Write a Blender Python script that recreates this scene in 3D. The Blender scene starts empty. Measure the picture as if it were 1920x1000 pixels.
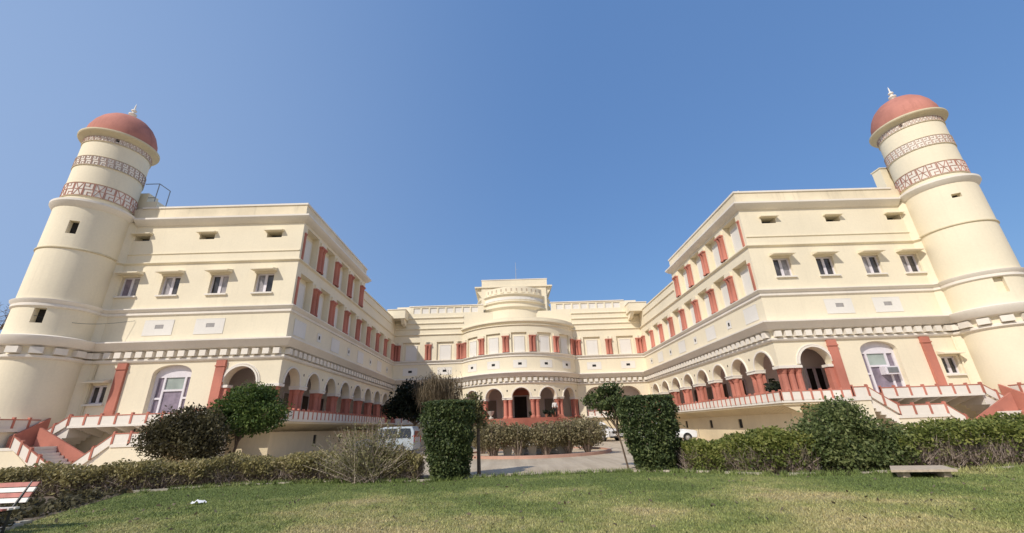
import bpy, bmesh, math, random
import numpy as np
from mathutils import Matrix, Vector
R = math.radians
random.seed(7); RNG = np.random.default_rng(11)
SC = bpy.context.scene; COL = SC.collection
# ---------------------------------------------------------------- camera
CAM = (-1.4072, 0.0, 1.5)
RIGHT = Vector((0.99939393, -0.00562743, -0.03435265))
UP = Vector((0.02998327, -0.36221026, 0.93161404))
FWD = Vector((0.01768547, 0.93207943, 0.36182201))
cd = bpy.data.cameras.new('camera'); cam = bpy.data.objects.new('camera', cd); COL.objects.link(cam)
cam.matrix_world = Matrix(((RIGHT.x, UP.x, -FWD.x, CAM[0]), (RIGHT.y, UP.y, -FWD.y, CAM[1]), (RIGHT.z, UP.z, -FWD.z, CAM[2]), (0, 0, 0, 1)))
cd.sensor_width = 36; cd.lens = 777.7 / 1920 * 36; cd.clip_start = 0.1; cd.clip_end = 5000
SC.camera = cam
# ---------------------------------------------------------------- sky, sun, exposure
SUN_EL, SUN_AZ = 41.5, 220.5            # azimuth clockwise from +Y: the sun stands behind and left of the camera
w = bpy.data.worlds.new('World'); SC.world = w; w.use_nodes = True
nt = w.node_tree; nt.nodes.clear()
sky = nt.nodes.new('ShaderNodeTexSky'); sky.sky_type = 'NISHITA'; sky.sun_disc = False
sky.sun_elevation = R(SUN_EL); sky.sun_rotation = R(SUN_AZ)
sky.altitude = 0; sky.air_density = 1.6; sky.dust_density = 0.4; sky.ozone_density = 8.0
bg = nt.nodes.new('ShaderNodeBackground'); bg.inputs[1].default_value = 0.145
wo = nt.nodes.new('ShaderNodeOutputWorld')
# dusty winter air: the clear Nishita blue evened out, paler towards the sunward (left) side; the warm band behind the camera is added fill light
def wnode(t, **k):
    n = nt.nodes.new(t)
    for a, v in k.items(): setattr(n, a, v)
    return n
def wmix(f, a, b):
    n = wnode('ShaderNodeMix', data_type='RGBA')
    for s, v in ((0, f), (6, a), (7, b)):
        if hasattr(v, 'is_linked'): nt.links.new(v, n.inputs[s])
        else: n.inputs[s].default_value = v
    return n.outputs[2]
def wmath(op, a, b, clamp=False):
    n = wnode('ShaderNodeMath', operation=op, use_clamp=clamp)
    for s, v in ((0, a), (1, b)):
        if hasattr(v, 'is_linked'): nt.links.new(v, n.inputs[s])
        else: n.inputs[s].default_value = v
    return n.outputs[0]
tcw = wnode('ShaderNodeTexCoord'); sxw = wnode('ShaderNodeSeparateXYZ'); nt.links.new(tcw.outputs['Generated'], sxw.inputs[0])
even = wmix(0.66, sky.outputs[0], (0.74, 1.52, 3.30, 1))
west = wmath('MULTIPLY', wmath('POWER', wmath('MULTIPLY', wmath('SUBTRACT', 0.18, sxw.outputs[0], True), 0.86, True), 1.6), 1.05, True)
hz = wmix(west, even, (2.15, 2.95, 4.45, 1))
low = wmath('SUBTRACT', 1.0, wmath('MULTIPLY', sxw.outputs[2], 1.5), True)
back = wmath('MULTIPLY', wmath('MULTIPLY', wmath('SUBTRACT', 0.32, sxw.outputs[1], True), 0.9, True), low)
hz = wmix(back, hz, (6.0, 5.3, 4.7, 1))
nt.links.new(hz, bg.inputs[0]); nt.links.new(bg.outputs[0], wo.inputs[0])
sl = bpy.data.lights.new('sun', 'SUN'); sl.energy = 3.4; sl.angle = R(0.55); sl.color = (1.0, 0.93, 0.82)
so = bpy.data.objects.new('sun', sl); COL.objects.link(so)
sd = Vector((-math.sin(R(SUN_AZ)) * math.cos(R(SUN_EL)), -math.cos(R(SUN_AZ)) * math.cos(R(SUN_EL)), -math.sin(R(SUN_EL))))
so.rotation_euler = sd.to_track_quat('-Z', 'Y').to_euler(); so.location = (-20, -20, 40)
SC.view_settings.view_transform = 'Standard'; SC.view_settings.look = 'None'
SC.view_settings.exposure = 0.18; SC.view_settings.gamma = 1.0

# ---------------------------------------------------------------- materials
def newmat(name):
    m = bpy.data.materials.new(name); m.use_nodes = True
    nt = m.node_tree; b = nt.nodes['Principled BSDF']
    return m, nt, b
def ramp(nt, src, stops):
    r = nt.nodes.new('ShaderNodeValToRGB'); e = r.color_ramp.elements
    while len(e) < len(stops): e.new(0.5)
    for k, (p, c) in enumerate(stops):
        e[k].position = p; e[k].color = (c[0], c[1], c[2], 1)
    nt.links.new(src, r.inputs[0]); return r
def noise(nt, vec, scale, detail=4, rough=0.55):
    n = nt.nodes.new('ShaderNodeTexNoise'); n.inputs['Scale'].default_value = scale
    n.inputs['Detail'].default_value = detail; n.inputs['Roughness'].default_value = rough
    if vec is not None: nt.links.new(vec, n.inputs['Vector'])
    return n
def geo_pos(nt): return nt.nodes.new('ShaderNodeNewGeometry').outputs['Position']
def mix(nt, fac, a, b, mode='MIX'):
    n = nt.nodes.new('ShaderNodeMix'); n.data_type = 'RGBA'; n.blend_type = mode
    for s, v in ((0, fac), (6, a), (7, b)):
        if hasattr(v, 'is_linked'): nt.links.new(v, n.inputs[s])
        elif isinstance(v, (int, float)): n.inputs[s].default_value = v
        else: n.inputs[s].default_value = (v[0], v[1], v[2], 1)
    return n.outputs[2]
def bump(nt, b, h, strength, dist=0.02):
    n = nt.nodes.new('ShaderNodeBump'); n.inputs['Strength'].default_value = strength; n.inputs['Distance'].default_value = dist
    nt.links.new(h, n.inputs['Height']); nt.links.new(n.outputs[0], b.inputs['Normal'])
def plaster(name, col, var=0.1, rough=0.85, stain=0.12, bmp=0.25):
    """painted lime plaster: broad tint drift, rain streaks, fine grain"""
    m, nt, b = newmat(name); p = geo_pos(nt)
    n1 = noise(nt, p, 0.35, 5); n2 = noise(nt, p, 9, 4)
    c1 = [min(1, v * (1 + var * 0.5)) for v in col]; c2 = [v * (1 - var) for v in col]
    r1 = ramp(nt, n1.outputs['Fac'], [(0.35, c1), (0.68, c2)])
    mp = nt.nodes.new('ShaderNodeMapping'); mp.inputs['Scale'].default_value = (2.2, 2.2, 0.16)
    nt.links.new(p, mp.inputs['Vector']); n3 = noise(nt, mp.outputs[0], 1.6, 5, 0.65)
    r3 = ramp(nt, n3.outputs['Fac'], [(0.54, (0, 0, 0)), (0.80, (1, 1, 1))])
    f = nt.nodes.new('ShaderNodeMath'); f.operation = 'MULTIPLY'; f.inputs[1].default_value = stain
    nt.links.new(r3.outputs[0], f.inputs[0])
    c = mix(nt, f.outputs[0], r1.outputs[0], [v * 0.5 for v in col])
    r2 = ramp(nt, n2.outputs['Fac'], [(0.3, (0.97, 0.97, 0.97)), (0.7, (1.02, 1.02, 1.02))])
    c = mix(nt, 1.0, c, r2.outputs[0], 'MULTIPLY')
    nt.links.new(c, b.inputs['Base Color']); b.inputs['Roughness'].default_value = rough
    b.inputs['Specular IOR Level'].default_value = 0.25
    n4 = noise(nt, p, 22, 5); bump(nt, b, n4.outputs['Fac'], bmp, 0.01)
    return m
def plain(name, col, rough=0.5, metal=0.0, var=0.12, scale=6.0):
    m, nt, b = newmat(name); n = noise(nt, geo_pos(nt), scale, 4)
    r = ramp(nt, n.outputs['Fac'], [(0.3, [v * (1 - var) for v in col]), (0.7, [min(1, v * (1 + var)) for v in col])])
    nt.links.new(r.outputs[0], b.inputs['Base Color']); b.inputs['Roughness'].default_value = rough; b.inputs['Metallic'].default_value = metal
    return m
M = {}
M['cream'] = plaster('cream_plaster', (0.80, 0.715, 0.545), 0.05, stain=0.15, bmp=0.1)
M['weathered'] = plaster('weathered_cream', (0.78, 0.68, 0.50), 0.16, stain=0.42)
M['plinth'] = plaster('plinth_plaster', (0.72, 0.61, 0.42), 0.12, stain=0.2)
M['trim'] = plaster('white_trim', (0.79, 0.735, 0.655), 0.08, stain=0.14)
M['panel'] = plaster('white_panel', (0.76, 0.725, 0.67), 0.05, stain=0.08)
M['inner'] = plaster('veranda_plaster', (0.78, 0.745, 0.70), 0.06)
M['soffit'] = plaster('arch_soffit', (0.72, 0.68, 0.62), 0.06)
M['red'] = plaster('terracotta_paint', (0.52, 0.20, 0.145), 0.28, stain=0.4)
M['dome'] = plaster('dome_paint', (0.49, 0.21, 0.165), 0.28, stain=0.45)
M['steps'] = plaster('red_carpet_steps', (0.36, 0.135, 0.095), 0.3, stain=0.2)
M['eave'] = plaster('eave_plaster', (0.62, 0.54, 0.38), 0.12, stain=0.25)
M['frame'] = plain('window_frame', (0.70, 0.66, 0.70), 0.5, var=0.06)
M['steel'] = plain('grey_metal', (0.30, 0.31, 0.32), 0.45, 0.6)
M['black'] = plain('black_paint', (0.02, 0.02, 0.02), 0.5)
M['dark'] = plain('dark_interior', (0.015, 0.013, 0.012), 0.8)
M['slot'] = plain('slot_shade_grey', (0.34, 0.32, 0.31), 0.8); M['door'] = plain('dark_wood', (0.06, 0.035, 0.025), 0.5, var=0.3)  # slot grey carries the shading inside the front vent recesses
M['door2'] = plain('grey_green_door', (0.24, 0.22, 0.19), 0.6, var=0.15)
M['stone'] = plain('bench_stone', (0.50, 0.405, 0.30), 0.85, var=0.2, scale=14)
M['white'] = plaster('white_marble', (0.56, 0.52, 0.46), 0.3, stain=0.5)
M['benchred'] = plain('bench_red', (0.42, 0.135, 0.105), 0.55, var=0.25)
M['benchwhite'] = plain('bench_white', (0.78, 0.72, 0.66), 0.55, var=0.08)
M['paper'] = plain('paper', (0.8, 0.8, 0.8), 0.8, var=0.05)
M['pot'] = plain('clay_pot', (0.30, 0.13, 0.08), 0.8, var=0.2)
M['carwhite'] = plain('car_white', (0.78, 0.79, 0.80), 0.22, var=0.02)
M['carblue'] = plain('car_silver_blue', (0.40, 0.455, 0.50), 0.25, var=0.03)
M['carglass'] = plain('car_glass', (0.03, 0.035, 0.04), 0.06)
M['tyre'] = plain('tyre_rubber', (0.02, 0.02, 0.02), 0.9)
M['rim'] = plain('wheel_rim', (0.45, 0.45, 0.46), 0.35, 0.7)
M['lamp'] = plain('lamp_lens', (0.75, 0.77, 0.8), 0.1)
M['taillamp'] = plain('tail_lens', (0.45, 0.03, 0.02), 0.2)
M['chrome'] = plain('chrome', (0.6, 0.6, 0.6), 0.2, 0.9)
M['skin'] = plain('skin', (0.30, 0.17, 0.11), 0.6)
M['shirt'] = plain('white_cloth', (0.72, 0.70, 0.68), 0.9)
M['trousers'] = plain('dark_cloth', (0.035, 0.03, 0.03), 0.9)
M['hair'] = plain('black_hair', (0.01, 0.01, 0.01), 0.7)
M['bark'] = plain('bark', (0.14, 0.10, 0.07), 0.9, var=0.3, scale=12)
M['palebark'] = plain('pale_bark', (0.30, 0.25, 0.18), 0.9, var=0.3, scale=12)
M['kerbred'] = plaster('kerb_red', (0.50, 0.30, 0.225), 0.2, stain=0.4)
M['edging'] = plain('edging_concrete', (0.46, 0.41, 0.32), 0.9, var=0.3, scale=9)
def glassmat():
    m, nt, b = newmat('window_glass'); n = noise(nt, geo_pos(nt), 0.9, 2)
    r = ramp(nt, n.outputs['Fac'], [(0.35, (0.018, 0.017, 0.02)), (0.7, (0.10, 0.095, 0.10))])
    nt.links.new(r.outputs[0], b.inputs['Base Color']); b.inputs['Roughness'].default_value = 0.08
    b.inputs['Specular IOR Level'].default_value = 0.6
    return m
M['glass'] = glassmat()
M['greenglass'] = plain('curtained_glass', (0.33, 0.38, 0.35), 0.3, var=0.2, scale=1.2)
M['palecurtain'] = plain('pale_curtained_glass', (0.30, 0.28, 0.29), 0.15, var=0.35, scale=2.5)
M['curtain'] = plain('purple_curtain', (0.22, 0.18, 0.23), 0.3, var=0.3, scale=3)
M['fret'] = plaster('faded_fret_red', (0.50, 0.25, 0.19), 0.3, stain=0.3)
M['fretbrown'] = plaster('faded_fret_brown', (0.45, 0.31, 0.25), 0.3, stain=0.3)
def leafmat(name, stops, trans=0.35, rough=0.55):
    m, nt, b = newmat(name)
    a = nt.nodes.new('ShaderNodeAttribute'); a.attribute_name = 'tone'
    r = ramp(nt, a.outputs['Fac'], stops)
    nt.links.new(r.outputs[0], b.inputs['Base Color']); b.inputs['Roughness'].default_value = rough; b.inputs['Specular IOR Level'].default_value = 0.3
    t = nt.nodes.new('ShaderNodeBsdfTranslucent'); nt.links.new(r.outputs[0], t.inputs[0])
    ms = nt.nodes.new('ShaderNodeMixShader'); ms.inputs[0].default_value = trans
    o = nt.nodes['Material Output']
    nt.links.new(b.outputs[0], ms.inputs[1]); nt.links.new(t.outputs[0], ms.inputs[2]); nt.links.new(ms.outputs[0], o.inputs[0])
    return m
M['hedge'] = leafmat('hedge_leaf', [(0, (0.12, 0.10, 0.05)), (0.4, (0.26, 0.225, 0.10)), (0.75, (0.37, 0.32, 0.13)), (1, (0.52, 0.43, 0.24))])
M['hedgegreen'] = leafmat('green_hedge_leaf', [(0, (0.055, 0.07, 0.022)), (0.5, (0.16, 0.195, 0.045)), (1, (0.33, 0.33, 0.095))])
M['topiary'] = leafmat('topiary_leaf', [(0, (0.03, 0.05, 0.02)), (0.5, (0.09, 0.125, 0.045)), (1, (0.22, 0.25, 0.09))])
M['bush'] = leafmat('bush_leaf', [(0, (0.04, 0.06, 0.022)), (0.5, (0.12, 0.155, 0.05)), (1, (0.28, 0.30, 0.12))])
M['darkbush'] = leafmat('dark_bush_leaf', [(0, (0.035, 0.03, 0.018)), (0.5, (0.085, 0.075, 0.035)), (1, (0.19, 0.165, 0.08))])
M['greentree'] = leafmat('green_tree_leaf', [(0, (0.03, 0.055, 0.015)), (0.5, (0.09, 0.145, 0.035)), (1, (0.22, 0.27, 0.07))])
M['darktree'] = leafmat('dark_tree_leaf', [(0, (0.012, 0.016, 0.012)), (0.5, (0.028, 0.036, 0.022)), (1, (0.06, 0.075, 0.04))])
M['dryleaf'] = leafmat('dry_leaf', [(0, (0.09, 0.07, 0.045)), (0.5, (0.165, 0.13, 0.08)), (1, (0.29, 0.23, 0.15))])
M['dryshrub'] = leafmat('dry_shrub_leaf', [(0, (0.13, 0.11, 0.055)), (0.5, (0.25, 0.22, 0.115)), (1, (0.42, 0.35, 0.21))])
M['wispy'] = leafmat('grey_green_leaf', [(0, (0.12, 0.115, 0.05)), (0.5, (0.25, 0.23, 0.10)), (1, (0.38, 0.35, 0.19))])
M['twig'] = leafmat('twig', [(0, (0.16, 0.12, 0.095)), (0.5, (0.36, 0.285, 0.235)), (1, (0.6, 0.5, 0.42))], 0.0, 0.9)

# ---------------------------------------------------------------- builders
class MB:
    def __init__(s): s.v = []; s.f = []
    def quad(s, a, b, c, d):
        n = len(s.v); s.v += [a, b, c, d]; s.f.append((n, n + 1, n + 2, n + 3))
    def face(s, pts):
        n = len(s.v); s.v += list(pts); s.f.append(tuple(range(n, n + len(pts))))
    def hexa(s, p):                                  # 8 corners: 4 lower, 4 upper
        n = len(s.v); s.v += p
        for q in ((0, 3, 2, 1), (4, 5, 6, 7), (0, 1, 5, 4), (1, 2, 6, 5), (2, 3, 7, 6), (3, 0, 4, 7)): s.f.append(tuple(n + i for i in q))
    def box(s, x0, x1, y0, y1, z0, z1):
        s.hexa([(x0, y0, z0), (x1, y0, z0), (x1, y1, z0), (x0, y1, z0), (x0, y0, z1), (x1, y0, z1), (x1, y1, z1), (x0, y1, z1)])
    def fbox(s, F, u0, u1, z0, z1, d0, d1, n=1):     # box in a wall frame, bent with it
        for k in range(n):
            a = u0 + (u1 - u0) * k / n; b = u0 + (u1 - u0) * (k + 1) / n
            s.hexa([F(a, z0, d0), F(b, z0, d0), F(b, z0, d1), F(a, z0, d1), F(a, z1, d0), F(b, z1, d0), F(b, z1, d1), F(a, z1, d1)])
    def obox(s, p, d, hw, d0, d1, z0, z1):           # p plan point on the wall line, d walking direction, outward = right of d
        nx, ny = d[1], -d[0]; q = []
        for z in (z0, z1):
            for a, o in ((-hw, d0), (hw, d0), (hw, d1), (-hw, d1)): q.append((p[0] + d[0] * a + nx * o, p[1] + d[1] * a + ny * o, z))
        s.hexa(q)
    def lathe(s, c, prof, n=24, a0=0.0, a1=2 * math.pi, cap=False):
        full = abs(a1 - a0 - 2 * math.pi) < 1e-6
        for i in range(n):
            t0 = a0 + (a1 - a0) * i / n; t1 = a0 + (a1 - a0) * (i + 1) / n
            for (r0, z0), (r1, z1) in zip(prof, prof[1:]):
                P = [(c[0] + r * math.cos(t), c[1] + r * math.sin(t), z) for t, r, z in ((t0, r0, z0), (t1, r0, z0), (t1, r1, z1), (t0, r1, z1))]
                if r0 < 1e-6: P = P[1:]
                elif r1 < 1e-6: P = P[:3]
                s.face(P)
    def tube(s, p, q, r0, r1, n=7):
        p = Vector(p); q = Vector(q); d = (q - p)
        if d.length < 1e-6: return
        d.normalize(); a = d.orthogonal().normalized(); b = d.cross(a)
        A = [tuple(p + (a * math.cos(t) + b * math.sin(t)) * r0) for t in [2 * math.pi * k / n for k in range(n)]]
        B = [tuple(q + (a * math.cos(t) + b * math.sin(t)) * r1) for t in [2 * math.pi * k / n for k in range(n)]]
        for k in range(n): s.quad(A[k], A[(k + 1) % n], B[(k + 1) % n], B[k])
        s.face(A[::-1]); s.face(B)
    def path_tube(s, pts, r0, r1=None, n=7):
        r1 = r0 if r1 is None else r1; m = len(pts) - 1
        for k in range(m): s.tube(pts[k], pts[k + 1], r0 + (r1 - r0) * k / m, r0 + (r1 - r0) * (k + 1) / m, n)
    def prism(s, poly, y0, y1, ax='y'):              # outline (a,z) extruded along y (or x)
        f = (lambda a, z, y: (a, y, z)) if ax == 'y' else (lambda a, z, y: (y, a, z))
        A = [f(a, z, y0) for a, z in poly]; B = [f(a, z, y1) for a, z in poly]
        s.face(A); s.face(B[::-1]); n = len(poly)
        for k in range(n): s.quad(A[k], B[k], B[(k + 1) % n], A[(k + 1) % n])
    def sweep(s, path, prof, close_ends=True):
        n = len(path); N = []
        for i in range(n):
            ds = []
            if i > 0: ds.append((path[i][0] - path[i - 1][0], path[i][1] - path[i - 1][1]))
            if i < n - 1: ds.append((path[i + 1][0] - path[i][0], path[i + 1][1] - path[i][1]))
            ns = []
            for dx, dy in ds:
                L = math.hypot(dx, dy); ns.append((dy / L, -dx / L))
            if len(ns) == 2:
                mx, my = ns[0][0] + ns[1][0], ns[0][1] + ns[1][1]; k = 2 / (mx * mx + my * my); N.append((mx * k, my * k))
            else: N.append(ns[0])
        rows = [[(path[i][0] + N[i][0] * d, path[i][1] + N[i][1] * d, z) for d, z in prof] for i in range(n)]
        for i in range(n - 1):
            for k in range(len(prof) - 1): s.quad(rows[i][k], rows[i + 1][k], rows[i + 1][k + 1], rows[i][k + 1])
        if close_ends: s.face(rows[0]); s.face(rows[-1][::-1])
    def build(s, name, mat, parent=None, label=None, local=False, merge=True, smooth=True, recalc=True):
        me = bpy.data.meshes.new(name); off = Vector((0, 0, 0))
        if parent is not None and not local:
            off = parent.location.copy(); q = parent.parent
            while q is not None: off = off + q.location; q = q.parent
        me.from_pydata([(x - off.x, y - off.y, z - off.z) for x, y, z in s.v], [], s.f); me.update()
        if merge:
            bm = bmesh.new(); bm.from_mesh(me); bmesh.ops.remove_doubles(bm, verts=bm.verts, dist=5e-4)
            if recalc: bmesh.ops.recalc_face_normals(bm, faces=bm.faces)
            bm.to_mesh(me); bm.free()
        if smooth:
            me.polygons.foreach_set('use_smooth', [True] * len(me.polygons)); me.set_sharp_from_angle(angle=R(32))
        me.materials.append(M[mat] if isinstance(mat, str) else mat)
        o = bpy.data.objects.new(name, me); COL.objects.link(o)
        if parent is not None: o.parent = parent
        if label: o['label'] = label
        return o
def tag(o, label, cat, group=None, kind=None):
    o['label'] = label; o['category'] = cat
    if group: o['group'] = group
    if kind: o['kind'] = kind
    return o
def thing(name, label, cat, loc, rz=0.0, group=None):
    o = bpy.data.objects.new(name, None); COL.objects.link(o); o.location = loc; o.rotation_euler = (0, 0, rz); o.empty_display_size = 0.3
    bpy.context.view_layer.update()
    return tag(o, label, cat, group)
def structure(o): o['kind'] = 'structure'; return o
def dup(root, loc, rz, label):
    r = root.copy(); COL.objects.link(r); r.location = loc; r.rotation_euler = (0, 0, rz); r['label'] = label
    for ch in list(root.children):
        c = ch.copy(); COL.objects.link(c); c.parent = r
        for g in ch.children:
            d = g.copy(); COL.objects.link(d); d.parent = c
    return r
def top_of(op, u):
    c = (op['u0'] + op['u1']) / 2; r = (op['u1'] - op['u0']) / 2
    if op.get('rise'): return op['zs'] + op['rise'] * math.sqrt(max(0, 1 - ((u - c) / r) ** 2))
    return op['zs']
def wall(mb, F, u0, u1, z0, z1, ops=(), du=None, rev=None):
    """a wall face in frame F with openings; reveals go to mb (or rev), back panels to op['back']"""
    us = {u0, u1}
    for o in ops:
        us |= {o['u0'], o['u1']}
        if o.get('rise'):
            c = (o['u0'] + o['u1']) / 2; r = (o['u1'] - o['u0']) / 2
            us |= {round(c - r * math.cos(math.pi * k / 14), 5) for k in range(1, 14)}
    if du:
        n = max(1, int((u1 - u0) / du)); us |= {u0 + (u1 - u0) * k / n for k in range(1, n)}
    us = sorted(us); us = [u for i, u in enumerate(us) if i == 0 or u - us[i - 1] > 1e-4]
    for a, b in zip(us, us[1:]):
        m = (a + b) / 2; ca = cb = z0
        for o in sorted([o for o in ops if o['u0'] < m < o['u1']], key=lambda o: o['z0']):
            if o['z0'] > min(ca, cb) + 1e-4: mb.quad(F(a, ca, 0), F(b, cb, 0), F(b, o['z0'], 0), F(a, o['z0'], 0))
            ta, tb = top_of(o, a), top_of(o, b); ca, cb = ta, tb
            t = o.setdefault('rv', MB()) if rev == 'own' else rev if rev is not None else mb; d = -o['depth']
            t.quad(F(a, ta, 0), F(b, tb, 0), F(b, tb, d), F(a, ta, d))
            if o['z0'] > z0 + 1e-4: t.quad(F(a, o['z0'], 0), F(b, o['z0'], 0), F(b, o['z0'], d), F(a, o['z0'], d))
            if o.get('back') is not None: (t if o['back'] is True else o['back']).quad(F(a, o['z0'], d), F(b, o['z0'], d), F(b, tb, d), F(a, ta, d))
        if z1 > max(ca, cb) + 1e-4: mb.quad(F(a, ca, 0), F(b, cb, 0), F(b, z1, 0), F(a, z1, 0))
    for o in ops:
        t = o.setdefault('rv', MB()) if rev == 'own' else rev if rev is not None else mb
        for u in (o['u0'], o['u1']):
            zt = top_of(o, u); t.quad(F(u, o['z0'], 0), F(u, zt, 0), F(u, zt, -o['depth']), F(u, o['z0'], -o['depth']))
def op(c, hw, z0, zs, depth, rise=0, back=None): return dict(u0=c - hw, u1=c + hw, z0=z0, zs=zs, depth=depth, rise=rise, back=back)

# ================================================================ THE GROUND
YF, YB, A = 25.47, 50.04, 15.0          # wing fronts, centre front, half width of the court
def groundmat():
    m, nt, b = newmat('dry_earth'); p = geo_pos(nt); n = noise(nt, p, 0.6, 6); n2 = noise(nt, p, 18, 4)
    r = ramp(nt, n.outputs['Fac'], [(0.3, (0.46, 0.36, 0.245)), (0.7, (0.56, 0.45, 0.32))])
    nt.links.new(r.outputs[0], b.inputs['Base Color']); b.inputs['Roughness'].default_value = 0.95; bump(nt, b, n2.outputs['Fac'], 0.6, 0.03)
    return m
def drivemat():
    m, nt, b = newmat('driveway_concrete'); p = geo_pos(nt); n = noise(nt, p, 0.5, 6); n2 = noise(nt, p, 14, 5)
    r = ramp(nt, n.outputs['Fac'], [(0.3, (0.47, 0.385, 0.28)), (0.7, (0.56, 0.47, 0.355))])
    r2 = ramp(nt, n2.outputs['Fac'], [(0.35, (0.86, 0.86, 0.86)), (0.7, (1.06, 1.06, 1.06))])
    c = mix(nt, 1.0, r.outputs[0], r2.outputs[0], 'MULTIPLY')
    mp = nt.nodes.new('ShaderNodeMapping'); mp.inputs['Scale'].default_value = (1.1, 0.07, 1); nt.links.new(p, mp.inputs['Vector']); n3 = noise(nt, mp.outputs[0], 1.5, 4, 0.6)
    r3 = ramp(nt, n3.outputs['Fac'], [(0.4, (0.84, 0.82, 0.8)), (0.6, (1.03, 1.03, 1.02))]); c = mix(nt, 1.0, c, r3.outputs[0], 'MULTIPLY')
    nt.links.new(c, b.inputs['Base Color']); b.inputs['Roughness'].default_value = 0.9; bump(nt, b, n2.outputs['Fac'], 0.3, 0.01)
    return m
def lawncolor(nt, p):
    n1 = noise(nt, p, 0.33, 4, 0.55); n2 = noise(nt, p, 3.2, 4, 0.6)
    sx = nt.nodes.new('ShaderNodeSeparateXYZ'); nt.links.new(p, sx.inputs[0])
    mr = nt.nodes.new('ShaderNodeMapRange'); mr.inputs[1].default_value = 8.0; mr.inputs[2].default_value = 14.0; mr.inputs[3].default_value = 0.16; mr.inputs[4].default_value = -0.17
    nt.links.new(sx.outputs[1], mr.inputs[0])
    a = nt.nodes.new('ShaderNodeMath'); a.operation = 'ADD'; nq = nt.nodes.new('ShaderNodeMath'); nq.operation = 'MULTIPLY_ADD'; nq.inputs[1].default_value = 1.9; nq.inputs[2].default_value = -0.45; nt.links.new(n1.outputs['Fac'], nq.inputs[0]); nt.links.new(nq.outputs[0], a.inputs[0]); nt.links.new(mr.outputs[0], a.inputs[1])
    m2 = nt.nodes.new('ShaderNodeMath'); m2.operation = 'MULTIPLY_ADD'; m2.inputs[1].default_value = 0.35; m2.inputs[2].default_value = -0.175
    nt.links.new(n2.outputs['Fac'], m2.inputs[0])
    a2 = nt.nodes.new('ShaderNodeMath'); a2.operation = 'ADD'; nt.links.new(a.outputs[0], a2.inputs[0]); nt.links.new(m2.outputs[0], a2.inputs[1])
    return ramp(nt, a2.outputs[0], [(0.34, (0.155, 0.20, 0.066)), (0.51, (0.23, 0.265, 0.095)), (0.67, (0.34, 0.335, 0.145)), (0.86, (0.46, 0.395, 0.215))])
def lawnmat(name, blades):
    m, nt, b = newmat(name); p = geo_pos(nt); r = lawncolor(nt, p)
    c = r.outputs[0]
    if blades:
        at = nt.nodes.new('ShaderNodeAttribute'); at.attribute_name = 'tone'
        r2 = ramp(nt, at.outputs['Fac'], [(0, (0.62, 0.62, 0.6)), (0.8, (1.15, 1.15, 1.0)), (1, (1.6, 1.5, 1.4))])
        c = mix(nt, 1.0, c, r2.outputs[0], 'MULTIPLY')
    else:
        n = noise(nt, p, 30, 4); r2 = ramp(nt, n.outputs['Fac'], [(0.3, (0.6, 0.58, 0.55)), (0.7, (1.0, 0.98, 0.95))]); c = mix(nt, 1.0, c, r2.outputs[0], 'MULTIPLY'); bump(nt, b, n.outputs['Fac'], 0.8, 0.03)
    nt.links.new(c, b.inputs['Base Color']); b.inputs['Roughness'].default_value = 0.8; b.inputs['Specular IOR Level'].default_value = 0.2
    return m
M['ground'] = groundmat(); M['soil'] = plain('shade_dark_soil', (0.13, 0.095, 0.065), 0.95, var=0.6, scale=4); M['drive'] = drivemat(); M['lawn'] = lawnmat('lawn_soil', False); M['blade'] = lawnmat('grass_blade', True)
g = MB(); g.quad((-1500, -1500, 0), (1500, -1500, 0), (1500, 1500, 0), (-1500, 1500, 0)); structure(g.build('ground', 'ground', merge=False))
g = MB(); g.quad((-14, 16.0, .006), (14, 16.0, .006), (14, 50, .006), (-14, 50, .006)); structure(g.build('driveway', 'drive', merge=False))
# the lawn and its border line (X, Y), left to right
EDGE = [(-30, 14.2), (-13.2, 14.6), (-10.6, 15.7), (-7.4, 15.5), (-4.4, 14.6), (-3.5, 14.7), (-2, 15.3), (.2, 15.4), (2.2, 15.2), (3.2, 14.7), (4.3, 14.3), (5.2, 13.3), (6.2, 12.6), (9, 12.35), (11.6, 12.3), (16, 12.6), (32, 14.5)]
def edge_y(x):
    ys = [y0 + (y1 - y0) * (x - x0) / (x1 - x0) for (x0, y0), (x1, y1) in zip(EDGE, EDGE[1:]) if x0 <= x <= x1 or x1 <= x <= x0]
    return min(ys) if ys else 0
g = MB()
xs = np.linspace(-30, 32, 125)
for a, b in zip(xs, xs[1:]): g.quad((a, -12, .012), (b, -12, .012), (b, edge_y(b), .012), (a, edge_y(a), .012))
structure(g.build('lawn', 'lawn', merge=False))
rr = random.Random(3)
def leaves(name, pts, size, mat, parent=None, tone=None, up=0.0, aspect=1.6, jitter=0.45, blade=False, normals=None):
    """many small leaf faces at the points (world coordinates)"""
    pts = np.asarray(pts, float); n = len(pts)
    nr = RNG.normal(size=(n, 3))
    if normals is not None: nr = nr * 0.75 + normals
    nr[:, 2] = nr[:, 2] + up
    nr /= np.linalg.norm(nr, axis=1, keepdims=True)
    t = np.cross(nr, RNG.normal(size=(n, 3))); t /= np.linalg.norm(t, axis=1, keepdims=True); b = np.cross(nr, t)
    s = size * (1 + jitter * RNG.uniform(-1, 1, (n, 1)))
    V = np.empty((n, 4, 3)); V[:, 0] = pts - t * s * .5 * aspect; V[:, 1] = pts + b * s * .42; V[:, 2] = pts + t * s * .5 * aspect; V[:, 3] = pts - b * s * .42
    return raw(name, V.reshape(-1, 3), 4, n, mat, parent, RNG.uniform(0, 1, n) if tone is None else tone)
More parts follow.
